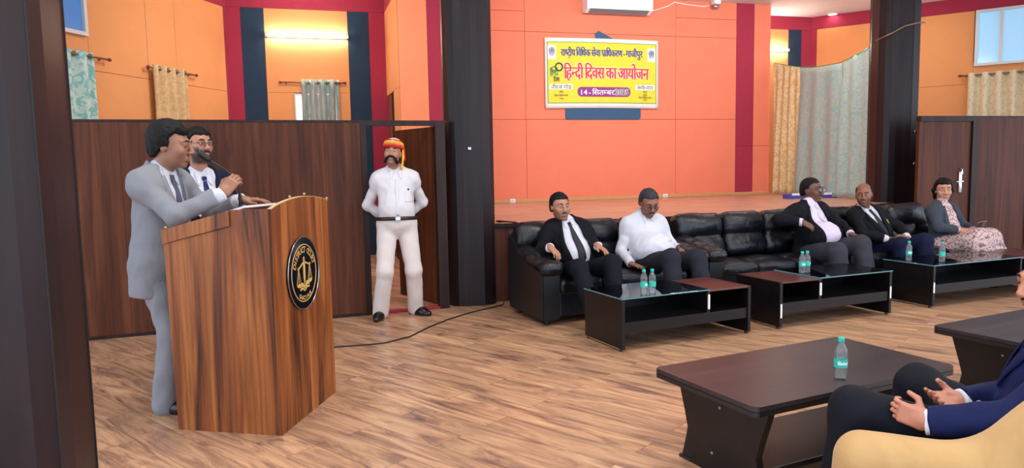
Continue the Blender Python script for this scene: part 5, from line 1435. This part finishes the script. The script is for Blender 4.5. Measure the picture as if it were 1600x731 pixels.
# 3 the attendant in white
p = Person('person in white shirt and trousers with red and yellow turban at the open door', (.84, 6.93, 0), (.845, 6.935, .885), -3, SK2, lean=3, sh=.46, shw=.166, girth=.98, belly=.05, head=(.825, 6.905, 1.575), head_yaw=-14, head_pitch=10, head_roll=-6, h=.0055, sc=1.0)
p.arm(-1, (.80, 7.13, .92), (.45, 7.15, 1.0), (.9, .1, -.2), (0, 1, 0), curl=.3, l1=.30, l2=.27); p.arm(1, (.92, 7.15, .93), (1.25, 7.15, 1.0), (-.9, .1, -.2), (0, 1, 0), curl=.3, l1=.30, l2=.27)
p.leg(-1, (.665, 6.95, .085), (.70, 6.4, .5)); p.leg(1, (1.01, 7.02, .085), (1.0, 6.4, .5))
p.head(1.06, 1.12, 1.0, .5); p.finish(stubble=.38); p.face(thick=.0055)
p.hair(vol=.006, line=.05, side=-.02)
p.moustache([(.003, -.108, -.046), (.022, -.104, -.050), (.040, -.088, -.062), (.052, -.074, -.085), (.058, -.062, -.096), (.068, -.050, -.080)], [.006, .009, .011, .013, .013, .006])
p.shirt(c_offw, cuff_back=.0, hem=.03, e=.010, sl=.92); p.collar(c_offw, gap=.014, w=.05, drop=.075)
F = p.shirtF
p.strip(F, [(.075, .33), (.075, .225)], [(.150, .33), (.150, .225)], 'chest_pocket', c_offw, .003, .003, n=8)
p.strip(F, [(-.012, .44), (-.012, .10)], [(.014, .44), (.014, .10)], 'button_placket', c_offw, .003, .003)
B = MB(); q = p.surf(F, np.array([.11]), np.array([.345]))[0]; B.lathe([(.010, 0), (.010, .004), (.001, .006)], 10, mtx=Matrix.Translation(q) @ Matrix.Rotation(math.pi / 2, 4, 'X')); p.mb(B, 'pin_badge', M['black'])
p.trousers(c_ltrs, hem_r=.076, knee_r=.078, thigh=.100, bottom=-.03, waist=.085, e=.004, amp=.002); p.belt(M['belt'], .075)
p.shoes({-1: (-.35, -.93, 0), 1: (.62, -.78, 0)})
# turban: wrapped red and yellow bands, white crown, hanging tail
R = p.HR
def tband(name, mat, z, rx_, ry_, r, tilt=0.0, y=.012):
    B = MB(); n = 32; pts = [p.H(rx_ * math.cos(2 * math.pi * k / n), y + ry_ * math.sin(2 * math.pi * k / n), z + tilt * math.sin(2 * math.pi * k / n)) for k in range(n)]
    B.tube(pts + [pts[0], pts[1]], r, 8, False); return p.mb(B, name, mat)
M['t_red'] = cloth('turban_red', rgb(206, 40, 42), .7); M['t_yel'] = cloth('turban_yellow', rgb(238, 186, 60), .7); M['t_org'] = cloth('turban_orange', rgb(228, 130, 58), .7)
F = Field(); F.ell(p.H(0, .018, .075), (.088, .104, .075), R, .01); F.half(p.H(0, 0, .062), R @ np.array([0, 0, -1.0]), .004); tb = p.fld(F, 'turban', M['ink_white'])
for nm, mt, z, a_, b_, r_ in (('turban_band', M['t_red'], .056, .083, .100, .013), ('turban_band', M['t_org'], .075, .086, .103, .013), ('turban_band', M['t_yel'], .092, .083, .100, .013), ('turban_band', M['t_red'], .109, .074, .090, .011)):
    tband(nm, mt, z, a_, b_, r_, -.004).parent = tb
F = Field(); F.ell(p.H(0, -.102, .092), (.022, .012, .022), R, .004); p.fld(F, 'turban_crest', M['gold'], .004).parent = tb
F = Field(); F.cone(p.H(.085, .03, .06), p.H(.098, .02, -.03), .018, .020, .01, flat=(R[:, 0], .5)); F.cone(p.H(.098, .02, -.03), p.H(.098, .015, -.12), .020, .026, .01, flat=(R[:, 0], .4)); p.fld(F, 'turban_tail', M['t_yel'], .005)
F = Field(); F.cone(p.H(.094, .05, .06), p.H(.112, .05, -.04), .018, .016, .01, flat=(R[:, 0], .5)); p.fld(F, 'turban_tail', M['t_red'], .005)

def seated_legs(p, kr, kl, fr, fl):
    for q, k, f in ((-1, kr, fr), (1, kl, fl)): p.leg(q, f, None, knee=k)

# 4 tie-wearing man, first sofa
hp = (2.475, 6.43, .42)
p = Person('person in black suit and dark tie with hand on the sofa arm', (2.44, 6.40, 0), hp, 2, SK2, lean=11, sh=.425, shw=.18, girth=1.02, belly=.09, head=(2.335, 6.47, 1.045), head_yaw=4, head_pitch=-3, head_roll=2, h=.0058, sc=1.08, sway=(-.14, 0))
p.arm(-1, (2.135, 6.19, .695), (2.12, 6.75, .60), (.25, -.8, -.45), (.0, -.25, -1), curl=[.35, .4, .4, .45], thumb=.7); p.arm(1, (2.60, 6.19, .685), (2.85, 6.75, .5), (.35, -.85, -.35), (-.1, -.3, -1), curl=.3, thumb=.6)
seated_legs(p, (2.33, 5.98, .52), (2.66, 6.00, .545), (2.39, 5.74, .085), (2.62, 5.80, .085))
p.head(1.0, 1.04); p.finish(stubble=.38); p.face(look=.3); p.hair(vol=.010, line=.074, side=-.015)
p.moustache([(0, -.100, -.047), (.014, -.098, -.050), (.026, -.090, -.056)], [.0035, .004, .002])
p.shirt(c_white, cuff_back=-.0, e=.002, sl=.88); p.collar(c_white); p.tie(M['tie_dark'], end=.06, w=.040)
p.jacket(c_black, vt=-.02, vw=.070, hem=-.10, opening=.075, lapel=.05, cuff=.02, sleeve=1.04); p.trousers(c_dkt, thigh=.10, knee_r=.082, hem_r=.075, bottom=-.0); p.shoes({-1: (0, -1, 0), 1: (.1, -1, 0)})

# 5 white-shirted man, first sofa
hp = (3.27, 6.50, .42)
p = Person('person with grey hair and spectacles in white shirt looking down', (3.25, 6.48, 0), hp, 3, SK4, lean=10, sh=.43, shw=.19, girth=1.10, belly=.16, head=(3.275, 6.49, 1.045), head_yaw=-6, head_pitch=-22, h=.0058, sc=1.12, sway=(-.02, 0))
p.arm(-1, (3.005, 6.33, .475), (2.95, 7.1, .65), (.30, -.95, -.12), (0, 0, -1), curl=.12, spread=.3, thumb=.6); p.arm(1, (3.515, 6.30, .60), (3.66, 6.9, .5), (.25, -.80, -.55), (-.4, -.2, -1), curl=.3)
seated_legs(p, (3.245, 5.99, .555), (3.54, 6.03, .535), (3.20, 5.80, .085), (3.52, 5.80, .085))
p.head(1.02, 1.0, 1.0, .8); p.finish(stubble=.38); p.face(closed=False); p.hair(M['hair_grey'], vol=.010, line=.070, side=-.02)
p.glasses(r=.020); p.moustache([(0, -.100, -.048), (.016, -.097, -.052), (.028, -.088, -.062)], [.0045, .005, .003])
p.shirt(c_white, cuff_back=.0, e=.014, hem=-.02); p.collar(c_white, gap=.012)
p.strip(p.shirtF, [(.06, .31), (.06, .215)], [(.14, .31), (.14, .215)], 'chest_pocket', c_white, .003, .003, n=8)
p.trousers(c_char, thigh=.105, knee_r=.088, hem_r=.08, bottom=-.0, waist=.06); p.shoes({-1: (.1, -1, 0), 1: (.2, -1, 0)})
B = MB(); w, e_ = p.wr[1], p.el[1]; d_ = unit(e_ - w); B.torus(w + d_ * .005, .036, .009, d_, 20, 8); q = w + d_ * .005 + np.array([-.1, -.8, .3]) * .045; B.lathe([(.001, -.005), (.021, -.005), (.021, .006), (.001, .006)], 16, mtx=Matrix.Translation(q) @ Vector((-.1, -.8, .3)).to_track_quat('Z', 'Y').to_matrix().to_4x4()); p.mb(B, 'wristwatch', M['black'])
ph = thing('mobile_phone', 'dark mobile phone lying on the sofa beside the white-shirted man', 'phone', (3.135, 6.25, .449), .3)
B = MB(); B.box(-.075, .075, -.038, .038, 0, .009, .003, 2); B.build('phone_body', M['black'], ph); B = MB(); B.box(-.07, .07, -.034, .034, .009, .0095); B.build('screen', M['belt'], ph)

# 6 stout man, second sofa
hp = (5.30, 6.62, .44)
p = Person('stout person with spectacles in dark blazer gesturing with raised hand', (5.28, 6.60, 0), hp, 8, SK3, lean=9, sh=.455, shw=.195, girth=1.16, belly=.17, head=(5.375, 6.74, 1.105), head_yaw=22, head_pitch=0, h=.006, sc=1.13, sway=(.02, 0))
p.arm(-1, (5.00, 6.40, .79), (4.4, 6.6, .7), (.75, -.35, -.45), (-.2, .8, -.5), curl=.55, thumb=.5); p.arm(1, (5.63, 6.42, .635), (6.1, 6.9, .5), (.75, -.60, -.22), (0, -.2, -1), curl=.45)
seated_legs(p, (5.21, 6.14, .50), (5.56, 6.20, .55), (5.20, 6.02, .085), (5.52, 6.02, .085))
p.head(1.08, 1.18); p.finish(stubble=.12); p.face(); p.hair(vol=.008, line=.082, side=-.015)
p.glasses(r=.021); p.moustache([(0, -.102, -.047), (.016, -.099, -.051), (.028, -.090, -.058)], [.004, .0045, .003])
p.shirt(c_lilac, cuff_back=.0, e=.002, sl=.88); p.collar(c_lilac, gap=.012)
p.strip(p.shirtF, [(-.012, .42), (-.012, .05)], [(.012, .42), (.012, .05)], 'button_placket', c_lilac, .003, .003)
B = MB(); q = p.surf(p.shirtF, np.array([.06]), np.array([.36]))[0]; B.lathe([(.009, 0), (.009, .004), (.001, .006)], 10, mtx=Matrix.Translation(q) @ Matrix.Rotation(math.pi / 2, 4, 'X')); p.mb(B, 'pin_badge', M['gold'])
p.jacket(c_black, vt=-.03, vw=.075, hem=-.10, opening=.09, lapel=.05, cuff=.03, sleeve=1.14); p.trousers(c_graytr, thigh=.118, knee_r=.098, hem_r=.085, bottom=0, waist=.05); p.shoes({-1: (.3, -1, 0), 1: (.4, -.9, 0)})

# 7 balding man, third sofa
hp = (6.30, 6.76, .41)
p = Person('balding person in black suit with clasped hands looking aside', (6.28, 6.74, 0), hp, 4, SK4, lean=10, sh=.425, shw=.18, girth=1.05, belly=.06, head=(6.095, 6.77, 1.035), head_yaw=-44, head_pitch=-4, head_roll=3, h=.006, sc=1.08, sway=(-.32, 0))
p.arm(-1, (6.15, 6.47, .555), (5.6, 6.7, .5), (.95, -.2, -.1), (0, .6, -1), curl=.3, thumb=.5); p.arm(1, (6.42, 6.47, .56), (7.0, 6.7, .5), (-.95, -.15, -.05), (0, .8, -.6), curl=.35, thumb=.5)
seated_legs(p, (6.19, 6.32, .50), (6.55, 6.36, .52), (6.17, 6.24, .085), (6.50, 6.28, .085))
p.head(1.03, 1.04); p.finish(stubble=.38); p.face(look=-1.0); p.hair(vol=.005, line=.085, side=-.02, bald=True)
p.moustache([(0, -.101, -.047), (.014, -.098, -.050), (.026, -.090, -.056)], [.0025, .003, .002])
p.shirt(c_white, cuff_back=-.012, e=.002, sl=.88); p.collar(c_white); p.tie(M['tie_dark'], end=.10, w=.036)
p.jacket(c_black, vt=.10, vw=.075, hem=-.08, opening=.0, lapel=.06, cuff=.035); p.trousers(c_tr_blue, thigh=.105, knee_r=.09, hem_r=.08, bottom=0); p.shoes({-1: (.1, -1, 0), 1: (.2, -1, 0)})
B = MB(); q = p.surf(p.jacketF, np.array([.125, .115]), np.array([.30, .25])); B.tube([q[0] + p.tf * .012, q[1] + p.tf * .012], [.006, .004], 8); p.mb(B, 'lapel_pin', M['gold'])

# 8 seated woman, third sofa
hp = (7.18, 6.70, .41)
p = Person('person in slate blazer over a pink patterned dress with long dark hair', (7.18, 6.68, 0), hp, 6, SK5, lean=6, sh=.415, shw=.155, girth=1.05, belly=.06, head=(7.235, 6.78, 1.055), head_yaw=-34, head_pitch=-2, h=.0058, sc=1.10, sway=(.02, 0))
p.arm(-1, (7.16, 6.47, .605), (6.7, 6.4, .5), (.80, -.30, .0), (.1, .6, -.8), curl=.4); p.arm(1, (7.40, 6.50, .60), (7.7, 6.9, .5), (-.75, -.45, .0), (0, .5, -.8), curl=.5)
seated_legs(p, (7.18, 6.27, .50), (7.48, 6.38, .50), (7.22, 6.22, .085), (7.48, 6.28, .085))
p.head(.98, .93, .96); p.finish(); p.face(brow=.8)
p.hair(vol=.016, line=.064, side=-.055, back=-.10)
F = Field()
for e in (1, -1):
    F.cone(p.H(e * .050, -.010, .085), p.H(e * .082, .020, .0), .030, .026, .02); F.cone(p.H(e * .082, .02, 0), p.H(e * .060, .060, -.09), .026, .024, .02)
F.ell(p.H(0, .085, -.05), (.075, .05, .07), p.HR, .03); F.amp = .0015; F.freq = 120; p.fld(F, 'hair', M['hair'])
F = Field(); F.ell(p.H(0, -.0945, .040), (.0035, .002, .0035), p.HR, .001); F.build('forehead_mark', M['finial'], p.root, p.o, .0012)
p.shirt(c_print, cuff_back=.01, hem=-.02, ring=False, name='dress', e=.002, sl=.88)
p.jacket(c_lady, vt=.02, vw=.070, hem=-.14, opening=.06, lapel=.045, cuff=.04, flare=.01)
F = Field(); kR, kL = p.kn[-1], p.kn[1]
F.ell(p.hip + np.array([0, 0, .03]), (.19, .17, .15), np.stack([p.s, p.f, np.array([0, 0, 1.])], 1), .06)
for q in (1, -1): F.cone(p.hip_j[q], p.kn[q], .125, .105, .10); F.cone(p.kn[q], p.an[q] + np.array([0, 0, .15]), .105, .15, .12)
F.cone(kR, kL, .10, .10, .08); F.cone((p.an[1] + np.array([0, 0, .16])), (p.an[-1] + np.array([0, 0, .16])), .14, .14, .1)
F.cone((kR + kL) / 2, (p.hip_j[1] + p.hip_j[-1]) / 2, .11, .12, .1); F.half(p.an[1] + np.array([0, 0, .03]), (0, 0, -1), .02)
F.amp = .006; F.freq = 22; p.fld(F, 'skirt', c_print)
p.shoes({-1: (.4, -1, 0), 1: (.5, -.9, 0)}, L=.23)
hb = thing('hand_clutch', 'small bronze clutch with handles held on the woman\'s lap', 'clutch', (7.42, 6.42, .66), .6)
B = MB(); B.box(-.08, .08, -.02, .02, -.03, .02, .008, 2); B.build('pouch', M['belt'], hb)
B = MB(); B.torus((0, 0, .03), .06, .005, (.3, .5, 1), 20, 6, sx=1.1, sy=.55); B.build('handle', M['brass'], hb, True)

# 9 foreground man in the cream armchair
hp = (2.455, 1.95, .375)
p = Person('person in navy blazer sitting in the cream armchair with folded hands', (2.39, 2.0, 0), hp, -137, SK6, lean=20, sh=.43, shw=.175, girth=.90, belly=.0, head=(2.450, 1.842, 1.015), head_yaw=-106, head_pitch=-6, h=.0040)
p.arm(1, (2.055, 1.955, .530), (2.3, 1.5, .30), (-.50, .84, .20), (.84, .50, -.05), curl=[.8, 1.0, 1.1, 1.15], thumb=.8, tcurl=.0, l2=.27); p.arm(-1, (2.295, 2.04, .552), (2.8, 2.0, .35), (-.97, .06, .10), (-.10, -.60, .75), curl=[.25, .4, .5, .55], thumb=.65, tcurl=.5)
seated_legs(p, (2.43, 2.36, .50), (1.965, 2.20, .505), (2.38, 2.50, .085), (1.925, 2.23, .085))
p.head(1.04, 1.05); p.finish(stubble=.38); p.face(); p.hair(vol=.010, line=.07)
p.moustache([(0, -.101, -.047), (.014, -.098, -.050), (.026, -.090, -.056)], [.003, .0035, .002])
p.shirt(c_white, cuff_back=-.008, e=.002, sl=.88); p.collar(c_white)
p.jacket(c_navy2, vt=.20, vw=.070, hem=-.10, opening=.0, lapel=.055, cuff=.004, sleeve=1.10, amp=.005); p.trousers(c_dkt, thigh=.108, knee_r=.086, hem_r=.078, bottom=0); p.shoes({1: (-.5, .85, 0), -1: (-.4, .9, 0)})
B = MB(); w, e_ = p.wr[1], p.el[1]; d_ = unit(e_ - w); sd = unit(np.cross(d_, np.array([0, 0, 1.])));
for k in range(3):
    c = w + d_ * (.045 + .028 * k) - sd * .050; B.lathe([(.001, -.003), (.008, -.003), (.008, .003), (.001, .004)], 12, mtx=Matrix.Translation(c) @ Vector(-sd).to_track_quat('Z', 'Y').to_matrix().to_4x4())
p.mb(B, 'cuff_button', M['black'])

# cream armchair
F = Field()
ch = thing('armchair', 'mustard cream upholstered armchair at the bottom right corner', 'armchair', (2.346, 2.049, 0))
o = A3(ch.location)
fdir = unit(np.array([-.60, .80, 0])); sdir = np.array([-fdir[1], fdir[0], 0]); zz = np.array([0, 0, 1.])
cb = np.array([2.346, 2.049, 0])
def cp(f, s, z): return cb + fdir * f + sdir * s + zz * z
Rch = np.stack([fdir, sdir, zz], 1)
F = Field(); F.box(cp(-.08, .02, .20), (.30, .32, .15), Rch, .05, .02); F.amp = .003; F.freq = 14; F.build('base', M['cream'], ch, o, .012)
F = Field(); F.box(cp(-.05, .02, .33), (.28, .31, .07), Rch, .05, .02); F.amp = .003; F.freq = 14; F.build('seat_cushion', M['cream'], ch, o, .012)
for e in (1,):
    F = Field(); F.box(cp(.02, e * .40, .24), (.34, .075, .20), Rch, .06, .05)
    F.cone(cp(.275, e * .45, .418), cp(-.08, e * .39, .42), .090, .094, .05); F.cone(cp(-.08, e * .39, .42), cp(-.38, e * .34, .72), .094, .12, .07)
    F.cone(cp(.29, e * .45, .34), cp(.29, e * .42, .22), .075, .07, .03)
    F.amp = .004; F.freq = 12; F.build('arm', M['cream'], ch, o, .012)
F = Field(); F.box(cp(-.36, 0, .52), (.10, .36, .34), Rch, .09, .05); F.cone(cp(-.36, .30, .80), cp(-.36, -.30, .80), .11, .11, .06); F.amp = .004; F.freq = 12; F.build('backrest', M['cream'], ch, o, .012)
for f_, s_ in ((.15, .28), (.15, -.25), (-.32, .30), (-.32, -.30)):
    q = cp(f_, s_, 0) - o; B = MB(); B.lathe([(.022, 0), (.030, .07)], 12, q); B.build('foot', M['frame_wood'], ch)
